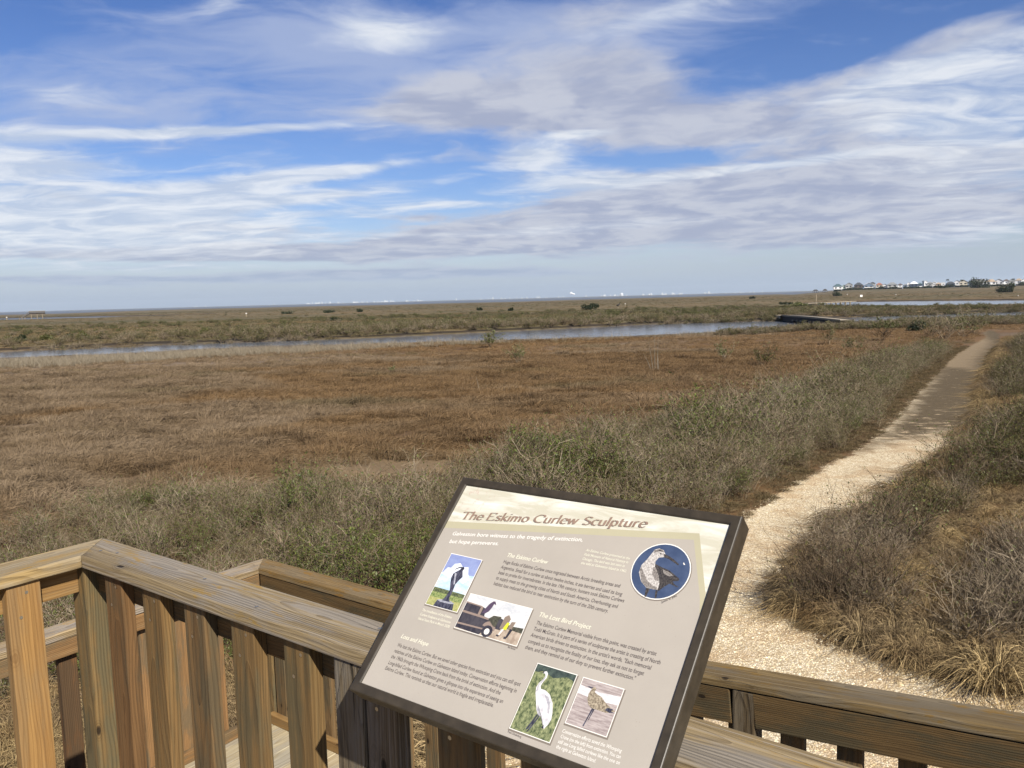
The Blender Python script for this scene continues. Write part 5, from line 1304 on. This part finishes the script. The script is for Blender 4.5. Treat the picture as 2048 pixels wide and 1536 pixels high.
marker(2036, 593.5, 2.5, 1.5, 'tiny white post near the right edge beyond the pond')
marker(14, 640, 5, 1.5, 'tiny white post at the far left by the bay shore')
# bird statue
x, y = G(1236, 616); D = math.hypot(x, y); k = D / F
e = empty('bird_statue', (x, y, gz(x, y))); tag(e, 'small black bird statue on a thin stand out on the flats', 'statue')
M_BLK = plain('blackened_bronze', srgb(26, 24, 24), .4, .6); mb = MB()
mb.tube([(-3.8 * k, 0, 4.2 * k), (-2 * k, 0, 5 * k), (0, 0, 5.8 * k), (2.2 * k, 0, 6.6 * k), (3.0 * k, 0, 8.2 * k), (3.3 * k, 0, 9.6 * k), (3.9 * k, 0, 9.9 * k), (4.6 * k, 0, 9.2 * k)], [.25 * k, 1.0 * k, 1.6 * k, 1.25 * k, .5 * k, .45 * k, .3 * k, .06 * k], 10)
mb.build('body', M_BLK, e, True)
mb = MB(); mb.tube([(0, 0, 1.2 * k), (.2 * k, 0, 5.2 * k)], [.35 * k, .3 * k], 8); mb.build('leg', M_BLK, e)
mb = MB(); mb.tube([(0, 0, 0), (0, 0, 1.2 * k)], [.8 * k, .7 * k], 8); mb.build('plinth', plain('pale_plinth', srgb(168, 160, 146), .8), e)
# viewing tower at far left
x, y = G(70, 636.5); D = math.hypot(x, y); k = D / F
tw = empty('observation_tower', (x, y, gz(x, y)), math.atan2(-x, y) * -1 * -1); tag(tw, 'raised wooden viewing platform on tall posts with a stair, far left', 'platform')
tw.rotation_euler = (0, 0, math.atan2(-x, y))
mb = MB(); mb.box(-8 * k, 16 * k, -5 * k, 5 * k, 10.6 * k, 12.6 * k); mb.build('platform', M_WOODD, tw); M_TR = plain('tower_rail', srgb(88, 84, 80), .85, 0, .1, 1); M_TP = plain('tower_post', srgb(124, 110, 88), .85, 0, .1, 1)  # platform coloured dark for the shade of its underside
for (a, b_, c_, d_, nm) in ((-8, 16, -5.2, -4.9, 0), (-8, 16, 4.9, 5.2, 0), (15.7, 16, -4.85, 4.85, 0)):
    mb = MB(); mb.box(a * k, b_ * k, c_ * k, d_ * k, 12.65 * k, 15.6 * k); mb.build('railing', M_TR, tw)
mb = MB(); mb.box(-8.2 * k, 16.2 * k, -5.5 * k, -4.7 * k, 15.65 * k, 16.2 * k); mb.build('hand_rail', M_WOODF, tw)
for xx in (-5, 3.5, 11.5):
    for yy in (-4.5, 4.5):
        mb = MB(); mb.box((xx - .6) * k, (xx + .6) * k, (yy - .6) * k, (yy + .6) * k, -1, 10.55 * k); mb.build('post', M_TP if yy < 0 else M_WOODD, tw)  # front posts take a lit tone, rear posts a painted shade tone
mb = MB()
mb.add([(-8 * k, -4 * k, 12 * k), (-20 * k, -4 * k, 3.5 * k), (-20 * k, -1 * k, 3.5 * k), (-8 * k, -1 * k, 12 * k), (-8 * k, -4 * k, 10.6 * k), (-20 * k, -4 * k, 2.3 * k), (-20 * k, -1 * k, 2.3 * k), (-8 * k, -1 * k, 10.6 * k)], [(0, 3, 2, 1), (4, 5, 6, 7), (0, 1, 5, 4), (2, 3, 7, 6)])
mb.build('stair', M_WOODD, tw)
mb = MB(); mb.add([(-8 * k, -4.3 * k, 14.8 * k), (-20 * k, -4.3 * k, 6.3 * k), (-20 * k, -4.1 * k, 6.3 * k), (-8 * k, -4.1 * k, 14.8 * k), (-8 * k, -4.3 * k, 13 * k), (-20 * k, -4.3 * k, 4.4 * k), (-20 * k, -4.1 * k, 4.4 * k), (-8 * k, -4.1 * k, 13 * k)], [(0, 3, 2, 1), (4, 5, 6, 7), (0, 1, 5, 4), (2, 3, 7, 6)])
mb.build('stair_rail', M_TR, tw)
for xx in (-19, -23, -15):
    mb = MB(); mb.box((xx - .5) * k, (xx + .5) * k, -4.6 * k, -3.6 * k, -1, (6.2 if xx > -20 else 5) * k); mb.build('stair_post', M_TP, tw)
# ------------------------------------------------------------------ beach houses
HD = 1300.0
def hp(px):                                    # ground point 1.3 km away in the direction of a photo column
    r = ray(px, 576); a = math.atan2(r.x, r.y); return HD * math.sin(a), HD * math.cos(a), a
WALLC = dict(white=srgb(232, 232, 230), teal=srgb(74, 92, 98), grey=srgb(160, 160, 156), brown=srgb(92, 82, 74), blue=srgb(104, 122, 142), navy=srgb(56, 70, 92), cream=srgb(216, 206, 184), terra=srgb(176, 112, 86), tan=srgb(190, 172, 148), green=srgb(150, 164, 152))
ROOFC = dict(dark=srgb(70, 74, 78), teal=srgb(70, 92, 96), grey=srgb(132, 134, 134), white=srgb(236, 238, 238), tan=srgb(170, 152, 130), terra=srgb(150, 104, 84), brown=srgb(96, 86, 80), sage=srgb(160, 168, 156))
WM = {k_: plain('siding_' + k_, v_, .7, 0, .05, .3) for k_, v_ in WALLC.items()}
RM = {k_: plain('roofing_' + k_, v_, .6, 0, .06, .3) for k_, v_ in ROOFC.items()}
M_GLASS = plain('dark_window_glass', srgb(40, 48, 58), .15); M_STILT = plain('stilt_timber', srgb(64, 58, 52), .9); M_SHADE_ROOF = plain('house_shade_and_shelter_roof', srgb(58, 54, 52), .95)
HOUSES = [(1667, 1684, 568, 576.5, 'white', 'teal', 'hip'), (1684.5, 1691.5, 569.5, 577, 'green', 'sage', 'gable'), (1691.5, 1704.5, 565.4, 577, 'grey', 'grey', 'gable'), (1709, 1725, 565, 576.5, 'brown', 'dark', 'hip'),
 (1727.5, 1746, 565.6, 576.5, 'blue', 'white', 'gable'), (1740, 1750, 564, 574, 'grey', 'dark', 'hip'), (1752.5, 1764.5, 565.7, 575.5, 'tan', 'terra', 'hip'), (1765, 1775, 568, 575, 'white', 'grey', 'gable'),
 (1775, 1793.5, 564.5, 574.5, 'grey', 'grey', 'hip'), (1787, 1793, 569, 574.5, 'white', 'white', 'flat'), (1796, 1804.5, 567, 574.5, 'white', 'brown', 'hip'), (1807, 1814.5, 568, 574.5, 'blue', 'grey', 'hip'),
 (1814.5, 1820.5, 564.6, 574.5, 'white', 'white', 'gable'), (1820.5, 1835, 563, 574.5, 'navy', 'white', 'hip'), (1834, 1844, 565.5, 574.5, 'navy', 'teal', 'hip'), (1844, 1848.2, 561.5, 573, 'blue', 'dark', 'gable'),
 (1848, 1854, 561, 573, 'white', 'white', 'gable'), (1854.5, 1865, 563.5, 573, 'grey', 'grey', 'hip'), (1864.8, 1871.5, 563.4, 573, 'white', 'white', 'gable'), (1872, 1882, 565, 573, 'tan', 'tan', 'hip'),
 (1882.5, 1890, 564.8, 573, 'white', 'white', 'flat'), (1892.5, 1909, 563, 574, 'navy', 'dark', 'hip'), (1909, 1919.5, 560.5, 573, 'white', 'grey', 'gable'), (1919.5, 1934, 559.5, 573, 'cream', 'grey', 'gable'),
 (1942.5, 1959.5, 558.5, 571, 'grey', 'brown', 'flat'), (1960, 1973, 557.5, 571.5, 'white', 'white', 'gable'), (1972.5, 1991, 558.5, 571.5, 'white', 'tan', 'hip'), (1989, 2007, 558, 571, 'white', 'grey', 'gable'),
 (2007, 2017, 558.5, 571, 'white', 'brown', 'hip'), (2017, 2028.5, 558, 571.5, 'grey', 'grey', 'hip'), (2031, 2043, 557, 571.5, 'white', 'tan', 'hip'), (2042, 2056, 556.8, 571.5, 'white', 'grey', 'gable')]
ORD = 'first second third fourth fifth sixth seventh eighth ninth tenth eleventh twelfth thirteenth fourteenth fifteenth sixteenth seventeenth eighteenth nineteenth twentieth twenty-first twenty-second twenty-third twenty-fourth twenty-fifth twenty-sixth twenty-seventh twenty-eighth twenty-ninth thirtieth thirty-first thirty-second'.split()
for i, (xa, xb, yt, yb, wc, rc, st_) in enumerate(HOUSES):
    x, y, a = hp((xa + xb) / 2); k = HD / F * 1.0
    zb_ = gz(x, y); w = (xb - xa) * k * math.cos(a) * .98; ztop = CAMZ + HD * math.tan(R(azel((xa + xb) / 2, yt)[1])) ; H_ = ztop - zb_
    e = empty('beach_house', (x, y, zb_), -a + (random.uniform(-.12, .12))); tag(e, f'{wc} stilt house with {rc} {st_ if st_ != "flat" else "flat topped"} roof, {ORD[i]} from the left in the shoreline row', 'house', 'beach houses along the shore')
    dpt = w * .7; rh = min(H_ * .36, w * .32) if st_ != 'flat' else .5; zw0 = min(3.0, H_ * .28); zw1 = H_ - rh
    mb = MB(); mb.box(-w / 2, w / 2, -dpt / 2, dpt / 2, zw0, zw1)
    if st_ == 'gable': mb.add([(-w / 2, -dpt / 2, zw1), (w / 2, -dpt / 2, zw1), (0, -dpt / 2, H_ - .15), (-w / 2, dpt / 2, zw1), (w / 2, dpt / 2, zw1), (0, dpt / 2, H_ - .15)], [(0, 1, 2), (5, 4, 3)])
    mb.build('wall', WM[wc], e)
    mb = MB(); o_ = .5
    if st_ == 'gable':
        for s_ in (-1, 1):
            q = [(s_ * (w / 2 + o_), -dpt / 2 - o_, zw1 - .15), (s_ * (w / 2 + o_), dpt / 2 + o_, zw1 - .15), (0, dpt / 2 + o_, H_), (0, -dpt / 2 - o_, H_)]
            q2 = [(p[0], p[1], p[2] + .2) for p in q]; mb.add(q + q2, [(0, 1, 2, 3), (7, 6, 5, 4), (0, 4, 5, 1), (3, 2, 6, 7), (0, 3, 7, 4), (1, 5, 6, 2)])
    elif st_ == 'hip':
        rl = max(w - dpt, w * .25) / 2
        mb.add([(-w / 2 - o_, -dpt / 2 - o_, zw1), (w / 2 + o_, -dpt / 2 - o_, zw1), (w / 2 + o_, dpt / 2 + o_, zw1), (-w / 2 - o_, dpt / 2 + o_, zw1), (-rl, 0, H_), (rl, 0, H_)], [(0, 1, 5, 4), (1, 2, 5), (2, 3, 4, 5), (3, 0, 4), (3, 2, 1, 0)])
    else: mb.box(-w / 2 - .3, w / 2 + .3, -dpt / 2 - .3, dpt / 2 + .3, zw1 + .01, H_)
    mb.build('roof', RM[rc], e)
    for s_ in ((-.25, .25) if w > 8 else (0,)):
        mb = MB(); ww = w * .11; zc = (zw0 + zw1) / 2; mb.box(s_ * w - ww, s_ * w + ww, -dpt / 2 - .08, -dpt / 2 - .005, zc - .8, zc + .9); mb.build('window', M_GLASS, e)
    mb = MB(); mb.box(-w * .42, w * .42, -dpt * .1, dpt * .42, 0, zw0 - .01); mb.build('ground_floor', M_SHADE_ROOF if i % 3 else M_WHITE, e)  # dark storeys carry the shade between the stilts in their colour
    for sx_ in (-.47, -.16, .16, .47):
        mb = MB(); mb.box(sx_ * w - .15, sx_ * w + .15, -dpt * .49, -dpt * .49 + .3, 0, zw0 - .01); mb.build('stilt', M_STILT, e)
    if i % 2 == 0:
        mb = MB(); mb.box(-w * .45, w * .45, -dpt / 2 - 1.6, -dpt / 2 - .1, zw0 - .2, zw0 + .02); mb.box(-w * .45, w * .45, -dpt / 2 - 1.62, -dpt / 2 - 1.55, zw0 + .03, zw0 + 1.0); mb.build('porch', M_WHITE, e)
# palms between the houses
M_PTR = plain('palm_trunk', srgb(96, 84, 68), .9); M_FROND = leaf_mat('palm_fronds', srgb(40, 52, 30), srgb(72, 84, 44), srgb(60, 64, 40))
def palm(px, ytop, lab):
    x, y, a = hp(px); z = gz(x, y); H_ = CAMZ + HD * math.tan(R(azel(px, ytop)[1])) - z
    e = empty('palm_tree', (x, y - 20, gz(x, y - 20))); tag(e, lab, 'palm', 'palms among the beach houses'); mb = MB(); mb.tube([(0, 0, 0), (.2, 0, H_ * .5), (.1, 0, H_ * .86)], [.35, .28, .25], 7); mb.build('trunk', M_PTR, e)
    n = 26; P = []; Wd = []
    for i in range(n):
        t = RNG.uniform(0, 6.28); up = RNG.uniform(-.3, 1.0); L = 2.6
        P.append([(math.cos(t) * L * s_ * math.cos(up * .8), math.sin(t) * L * s_ * math.cos(up * .8), H_ * .86 + L * (math.sin(up) * s_ - .55 * s_ * s_)) for s_ in (0, .35, .7, 1)]); Wd.append([.3, .7, .6, .1])
    link('crown', ribbon_mesh('crown', P, Wd, RNG.uniform(0, 1, n), [M_FROND]), e)
palm(1879.5, 558, 'slim dark palm right of a white gabled house'); palm(1907.5, 559, 'dark palm behind the dark blue hipped house'); palm(2007.5, 556.5, 'palm above the white houses near the two dark tree clumps')
for i, (px, w, h, lab) in enumerate([(1700, 26, 5, 'hedge below the leftmost shoreline houses'), (1758, 20, 6, 'dark shrubs in front of the terracotta roofed house'), (1785, 22, 5, 'dark hedge below the long grey hipped house'), (1812, 20, 5, 'dark hedge in front of the small blue house'), (1898, 26, 6, 'dark hedge below the dark blue hipped house'), (2038, 20, 8, 'dark trees beneath the tan roofed house at right'), (1675, 16, 3.5, 'low dark hedge at the left end of the shoreline row'), (1718, 18, 4, 'dark hedge below the brown house'), (1738, 16, 4, 'dark hedge below the blue white roofed house'), (1828, 20, 4, 'dark hedge below the navy house'), (1850, 18, 4, 'dark hedge below the pair of white gabled houses'), (1872, 18, 4, 'dark hedge below the tan house and white flat house'), (1925, 18, 4, 'dark hedge below the cream gabled house'), (1985, 22, 5, 'dark hedge between the two dark tree clumps')]):
    x, y, a = hp(px); y -= 40; x *= 1 - 40 / HD; z = gz(x, y); e = empty('hedge', (x, y, z)); tag(e, lab, 'hedge')
    L = bush_leaves(w * .79 / 2, 3, h * .79, 500, 1.0, 7); link('foliage', leaf_mesh('foliage', L, RNG.uniform(0, 1, len(L)), M_LEAFD), e)
# sheds on stilts over the bay
for px, py, w, h, lab in ((1631, 585.5, 11, 6.5, 'dark roofed boat shelter standing in the bay left of the houses'), (1650, 586, 9, 8, 'bare framed dark shelter beside the boat shelter'), ):
    x, y = G(px, py); D = math.hypot(x, y); D_ = min(D, 1500); x *= D_ / D; y *= D_ / D; k = D_ / F
    e = empty('boat_shelter', (x, y, WZ), math.atan2(-x, y)); tag(e, lab, 'shelter'); 
    zt = CAMZ + D_ * math.tan(R(azel(px, py - h)[1])) - WZ
    mb = MB(); W_ = w * k / 2; mb.add([(-W_, -3, zt * .62), (W_, -3, zt * .62), (W_, 3, zt * .62), (-W_, 3, zt * .62), (-W_ * .4, 0, zt), (W_ * .4, 0, zt)], [(0, 1, 5, 4), (1, 2, 5), (2, 3, 4, 5), (3, 0, 4), (3, 2, 1, 0)]); mb.build('roof', M_SHADE_ROOF, e)
    for xx in (-.85, -.3, .3, .85):
        mb = MB(); mb.box(xx * W_ - .25, xx * W_ + .25, -2.6, -2.1, -1, zt * .615); mb.build('post', M_STILT, e)
    mb = MB(); mb.box(-W_ * .9, W_ * .9, -2, 2, 1.0, 1.4); mb.build('floor', M_WOODD, e)
# ------------------------------------------------------------------ industry on the far shore
FD = 9250.0
M_FARW = plain('far_white_plant', srgb(206, 210, 212), .8); M_FARG = plain('far_grey_plant', srgb(140, 148, 156), .8)
def fp(px, py=596): r = ray(px, py); a = math.atan2(r.x, r.y); return FD * math.sin(a), FD * math.cos(a), a
def zof(px, py, D): return CAMZ + D * math.tan(R(azel(px, py)[1]))
rnd = random.Random(3)
def hy(px): return 624 - .0262 * px
cl = [(612, 640, 12), (640, 760, 22), (760, 850, 22), (905, 930, 3), (960, 1040, 10), (1040, 1130, 10), (1165, 1245, 12), (1250, 1340, 16), (1340, 1440, 14), (1440, 1530, 10), (175, 185, 1), (385, 420, 4), (530, 560, 3)]
k = FD / F
shared = {}
for kind_ in range(4):
    mb = MB()
    if kind_ == 0: mb.box(-.5, .5, -.4, .4, 0, 1); mb.box(-.2, .3, -.2, .2, 1.001, 1.3)
    elif kind_ == 1: mb.tube([(0, 0, 0), (0, 0, .8), (0, 0, 1)], [.5, .5, .3], 12)
    elif kind_ == 2: mb.tube([(0, 0, 0), (0, 0, 1)], [.5, .3], 8)
    else: mb.box(-.5, -.1, -.4, .4, 0, 1); mb.box(-.099, .5, -.4, .4, 0, .6)
    o = mb.build('plant_proto', M_FARW if kind_ != 2 else M_FARG); shared[kind_] = o.data; bpy.data.objects.remove(o)
for a_, b_, n_ in cl:
    for i in range(n_):
        px = rnd.uniform(a_, b_); x, y, a = fp(px); kd = rnd.choice([0, 0, 1, 1, 3, 2])
        hpx = rnd.uniform(.8, 2.8) * (1.4 if kd == 2 else 1); wpx = rnd.uniform(1.0, 3.4) if kd != 2 else .6
        o = bpy.data.objects.new(['plant_building', 'storage_tank', 'chimney', 'plant_building'][kd], shared[kd]); C.objects.link(o)
        o.location = (x, y, 3.0); o.rotation_euler = (0, 0, -a); o.scale = (wpx * k, wpx * k, hpx * k + 3)
        tag(o, ['white block of the hazy industrial skyline across the bay', 'white storage tank on the hazy shore across the bay', 'thin grey chimney on the hazy shore across the bay', 'white block of the hazy industrial skyline across the bay'][kd], ['building', 'tank', 'chimney', 'building'][kd], ['white blocks on the far shore', 'tanks on the far shore', 'chimneys on the far shore', 'white blocks on the far shore'][kd])
x, y, a = fp(1243.5); mb = MB(); rr_ = 3.4 * k
mb.tube([(0, 0, 0), (0, 0, 3 * k), (0, 0, 4.4 * k), (0, 0, 5.6 * k), (0, 0, 6.2 * k)], [rr_, rr_, rr_ * .85, rr_ * .5, rr_ * .05], 16)
o = mb.build('domed_tank', M_FARW); o.location = (x, y, 3); tag(o, 'large white domed tank, biggest thing on the far shore', 'tank')
# steam plume
x, y, a = fp(1145); bm = bmesh.new(); bmesh.ops.create_icosphere(bm, subdivisions=4, radius=1)
blobs = [(-3.5, 8, 2.0), (-2.5, 9.6, 1.5), (-.5, 7.4, 1.9), (2, 6.4, 1.8), (4.2, 6.2, 1.3)]
pm = MB()
bm.free(); vs_all = []
me_all = bmesh.new()
for bx, bz, br_ in blobs:
    r_ = bmesh.ops.create_icosphere(me_all, subdivisions=3, radius=br_ * k, matrix=Matrix.Translation((bx * k, 0, bz * k)))
    for v_ in r_['verts']:
        n_ = math.sin(v_.co.x * .13) * math.cos(v_.co.z * .17) * .3 * k; v_.co += (v_.co - Vector((bx * k, 0, bz * k))).normalized() * n_
me = bpy.data.meshes.new('steam_plume'); me_all.to_mesh(me); me_all.free()
o = link('steam_plume', me, mat=plain('white_steam', srgb(246, 246, 246), 1)); o.location = (x, y, 0); tag(o, 'white steam plume above the far shore', 'steam')
# ------------------------------------------------------------------ sky and light
SUN_AZ, SUN_EL = 153.0, 41.0
ALB = 1.0
w = bpy.data.worlds.new('World'); bpy.context.scene.world = w; w.use_nodes = True
g = N(w.node_tree); bg = w.node_tree.nodes['Background']
sky = g.node('ShaderNodeTexSky', sky_type='NISHITA'); sky.sun_disc = False
sky.sun_elevation = R(SUN_EL); sky.sun_rotation = R(SUN_AZ); sky.air_density = 1.0; sky.dust_density = .6; sky.ozone_density = 2.0
tcg = g.node('ShaderNodeTexCoord').outputs['Generated']
dx, dy, dz = g.xyz(tcg)
az = g.m('MULTIPLY', g.m('ARCTAN2', dx, dy), 57.29578); el = g.m('MULTIPLY', g.m('ARCSINE', dz), 57.29578)
den = g.m('ADD', g.m('MAXIMUM', dz, 0.0), .10)
P = g.comb(g.m('DIVIDE', dx, den), g.m('DIVIDE', dy, den), 0.0)
wob = g.vm('SUBTRACT', g.noise(P, .9, 4, .6, out='Color'), (.5, .5, .5))
Pd = g.vm('ADD', P, g.vm('MULTIPLY', wob, (.7, .7, 0)))
def blob(px, py, rx, ry, rot=0.0, k=1.0):
    a, e = azel(px, py); rx /= 28.6; ry /= 28.6
    u_ = g.m('SUBTRACT', az, a); v_ = g.m('SUBTRACT', el, e)
    c, s = math.cos(R(rot)), math.sin(R(rot))
    p = g.m('ADD', g.m('MULTIPLY', u_, c / rx), g.m('MULTIPLY', v_, s / rx)); q = g.m('SUBTRACT', g.m('MULTIPLY', v_, c / ry), g.m('MULTIPLY', u_, s / ry))
    r2 = g.m('ADD', g.m('MULTIPLY', p, p), g.m('MULTIPLY', q, q))
    return g.m('MULTIPLY', g.m('EXPONENT', g.m('MULTIPLY', r2, -1.0)), k)
def total(bl):
    t = None
    for b_ in bl: s_ = blob(*b_); t = s_ if t is None else g.m('ADD', t, s_)
    return t
n_big = g.noise(Pd, 1.25, 7, .5); n_fine = g.noise(Pd, 5.0, 8, .62)
# cirrus combed along one direction
Ps = g.vm('MULTIPLY', g.vm('ADD', P, g.vm('MULTIPLY', wob, (.5, .9, 0))), (.55, 2.6, 0))
n_str = g.noise(Ps, 1.3, 7, .54, .3)
Ps2 = g.vm('MULTIPLY', g.vm('ADD', P, g.vm('MULTIPLY', wob, (.3, .3, 0))), (1.3, 2.0, 0)); n_w2 = g.noise(Ps2, 2.0, 8, .6, .6)
# 1 thin high veil and cirrus
veil = total([(330, 120, 300, 70, 6, .30), (560, 60, 260, 60, 0, .42), (420, 240, 480, 50, 4, .30), (150, 200, 220, 70, 0, .45), (760, 110, 230, 110, 0, .5), (1150, 90, 300, 90, 0, .35), (1250, 50, 300, 70, 0, .45), (1050, 200, 200, 60, 0, .4)])
cirrus = total([(60, 320, 150, 46, 0, 1.0), (150, 430, 340, 60, 0, 1.1), (380, 264, 300, 11, 4.5, 1.5), (430, 395, 270, 36, 12, .85), (640, 350, 200, 10, 8, .95), (700, 385, 240, 14, 6, .85), (850, 410, 200, 22, 3, .6), (520, 320, 110, 24, 0, .5),
                (770, 72, 130, 40, -4, 1.0), (440, 12, 60, 26, 40, .6), (130, 185, 110, 26, 0, .5), (1960, 200, 230, 95, 8, 1.1), (1800, 150, 170, 26, 12, .7), (1340, 25, 260, 26, 14, .55), (1180, 366, 150, 22, 0, 1.4), (1075, 310, 80, 30, 0, 1.2), (1165, 268, 80, 10, 0, 1.2),
                (1560, 328, 190, 9, 3, 1.2), (300, 470, 340, 40, 0, .85), (250, 535, 300, 10, 0, .6), (1000, 470, 300, 14, 0, .5), (1950, 370, 180, 60, 0, .55), (1900, 470, 260, 22, 2, .6), (1300, 445, 220, 12, 2, .55)])
d_c = g.map(g.m('ADD', cirrus, g.m('ADD', g.m('MULTIPLY', g.m('SUBTRACT', n_str, .5), 1.5), g.m('MULTIPLY', g.m('SUBTRACT', n_w2, .5), 1.5))), .18, 1.25, 0, .95, True)
d_v = g.m('MULTIPLY', g.map(g.m('ADD', veil, g.m('MULTIPLY', g.m('SUBTRACT', n_w2, .5), 1.6)), .05, .9, 0, .72, True), 1.0)
# 2 grey lavender sheet
sheet = total([(1400, 240, 400, 90, 0, 1.05), (1250, 120, 170, 30, 0, .5), (1120, 200, 300, 60, 0, .9), (930, 225, 210, 30, 0, .95), (1650, 380, 520, 90, 0, 1.3), (1280, 405, 260, 24, 0, .9), (1150, 470, 560, 36, 0, 1.15), (700, 505, 420, 22, 0, .95), (380, 506, 420, 14, 0, 1.15), (1900, 60, 200, 60, 0, .8),
               (1150, 60, 260, 70, 0, .55), (860, 160, 130, 40, 0, .5), (600, 553, 360, 11, 1.5, 1.3), (1000, 548, 280, 10, 0, 1.1), (80, 560, 240, 8, 0, 1.0), (400, 455, 180, 8, 0, .7), (120, 390, 110, 11, -5, .65), (830, 436, 90, 8, -4, .6), (2000, 420, 260, 24, 3, .9), (1750, 440, 260, 60, 0, .6)])
hole = total([(1740, 78, 230, 34, 10, 1.3), (1330, 315, 190, 20, 0, .9), (1540, 95, 160, 26, 0, .8), (640, 280, 190, 20, 0, .6)])
d_s = g.map(g.m('ADD', g.m('SUBTRACT', sheet, hole), g.m('ADD', g.m('MULTIPLY', g.m('SUBTRACT', n_big, .5), 2.4), g.m('MULTIPLY', g.m('SUBTRACT', n_fine, .5), .85))), .28, 1.2, 0, 1, True)
bot = g.map(g.m('ADD', g.noise(Pd, 2.6, 6, .55), g.m('MULTIPLY', g.m('SUBTRACT', n_fine, .5), .4)), .36, .64, 0, 1, True)
scol = g.mix(bot, srgb(168, 176, 200), srgb(200, 204, 217))
rim = g.map(g.m('ADD', g.m('SUBTRACT', sheet, hole), g.m('MULTIPLY', g.m('SUBTRACT', n_big, .5), 1.7)), .4, 1.1, .0, 1)
scol = g.mix(rim, srgb(200, 205, 220), scol)
ccol = g.mix(g.map(n_w2, .4, .62), srgb(196, 208, 228), srgb(236, 240, 246))
skyc = g.vm('SCALE', sky.outputs[0], sc=.115)
# the photograph's clear sky runs from deep blue overhead to pale at the horizon
gain = g.node('ShaderNodeValToRGB'); cr = gain.color_ramp
for i_, (p_, c_) in enumerate([(0.0, (.9, .86, .98, 1)), (.18, (.58, .70, 1.0, 1)), (.5, (.38, .54, .90, 1)), (1.0, (.30, .44, .76, 1))]):
    e_ = cr.elements[i_] if i_ < 2 else cr.elements.new(p_); e_.position = p_; e_.color = c_
g.l.new(g.m('DIVIDE', el, 45.0, clamp=True), gain.inputs[0])
skyc = g.vm('MULTIPLY', skyc, gain.outputs[0])
c = g.mix(d_v, skyc, srgb(176, 190, 222))
c = g.mix(g.m('MULTIPLY', d_s, .93), c, scol)
c = g.mix(g.m('MULTIPLY', d_c, .92), c, ccol)
hz = g.map(el, 0, 4.2, 1, 0, True)
c = g.mix(g.m('MULTIPLY', hz, .82), c, srgb(166, 187, 214))
hz2 = g.map(el, -.3, 1.3, 1, 0, True); c = g.mix(g.m('MULTIPLY', hz2, .6), c, srgb(150, 168, 194))
g.put(bg.inputs[0], c); bg.inputs[1].default_value = 2 ** -.9
sl = bpy.data.lights.new('sun', 'SUN'); sl.energy = 5.0; sl.angle = R(.53); sl.color = (1.0, .94, .845)
so = bpy.data.objects.new('sun', sl); C.objects.link(so)
dv = Vector((math.sin(R(SUN_AZ)) * math.cos(R(SUN_EL)), math.cos(R(SUN_AZ)) * math.cos(R(SUN_EL)), math.sin(R(SUN_EL))))
so.rotation_euler = dv.to_track_quat('Z', 'Y').to_euler(); so.location = dv * 50
# haze over the bay
HAZE = True
if HAZE:
    hb = MB(); hb.box(-13500, 13500, -2500, 13500, -6, 130)
    hm = bpy.data.materials.new('bay_haze'); hm.use_nodes = True; t = hm.node_tree; t.nodes.remove(t.nodes['Principled BSDF'])
    pv = t.nodes.new('ShaderNodeVolumePrincipled'); pv.inputs['Color'].default_value = (.78, .88, .96, 1); pv.inputs['Density'].default_value = 6e-5; pv.inputs['Anisotropy'].default_value = .1
    t.links.new(pv.outputs[0], t.nodes['Material Output'].inputs['Volume'])
    ho = hb.build('haze', hm); tag(ho, kind='stuff')
cam = bpy.data.cameras.new('camera'); co = bpy.data.objects.new('camera', cam); C.objects.link(co)
cam.sensor_fit = 'HORIZONTAL'; cam.sensor_width = 36.0; cam.lens = 36.0 * F / 2048.0; cam.clip_start = .05; cam.clip_end = 40000
co.location = (0, 0, CAMZ)
right = Vector((math.cos(ROLL), 0, 0)); 
# axes of the camera in the world
ax = (ray(CX + F, CY) - ray(CX, CY)); ay = (ray(CX, CY - F) - ray(CX, CY)); azv = -ray(CX, CY)
co.rotation_euler = Matrix((ax.normalized(), ay.normalized(), azv.normalized())).transposed().to_euler()
bpy.context.scene.camera = co
s = bpy.context.scene
s.view_settings.view_transform = 'Standard'; s.view_settings.look = 'None'; s.view_settings.exposure = .9; s.view_settings.gamma = 1.0
s.cycles.max_bounces = 6; s.cycles.volume_bounces = 0; s.cycles.transparent_max_bounces = 8
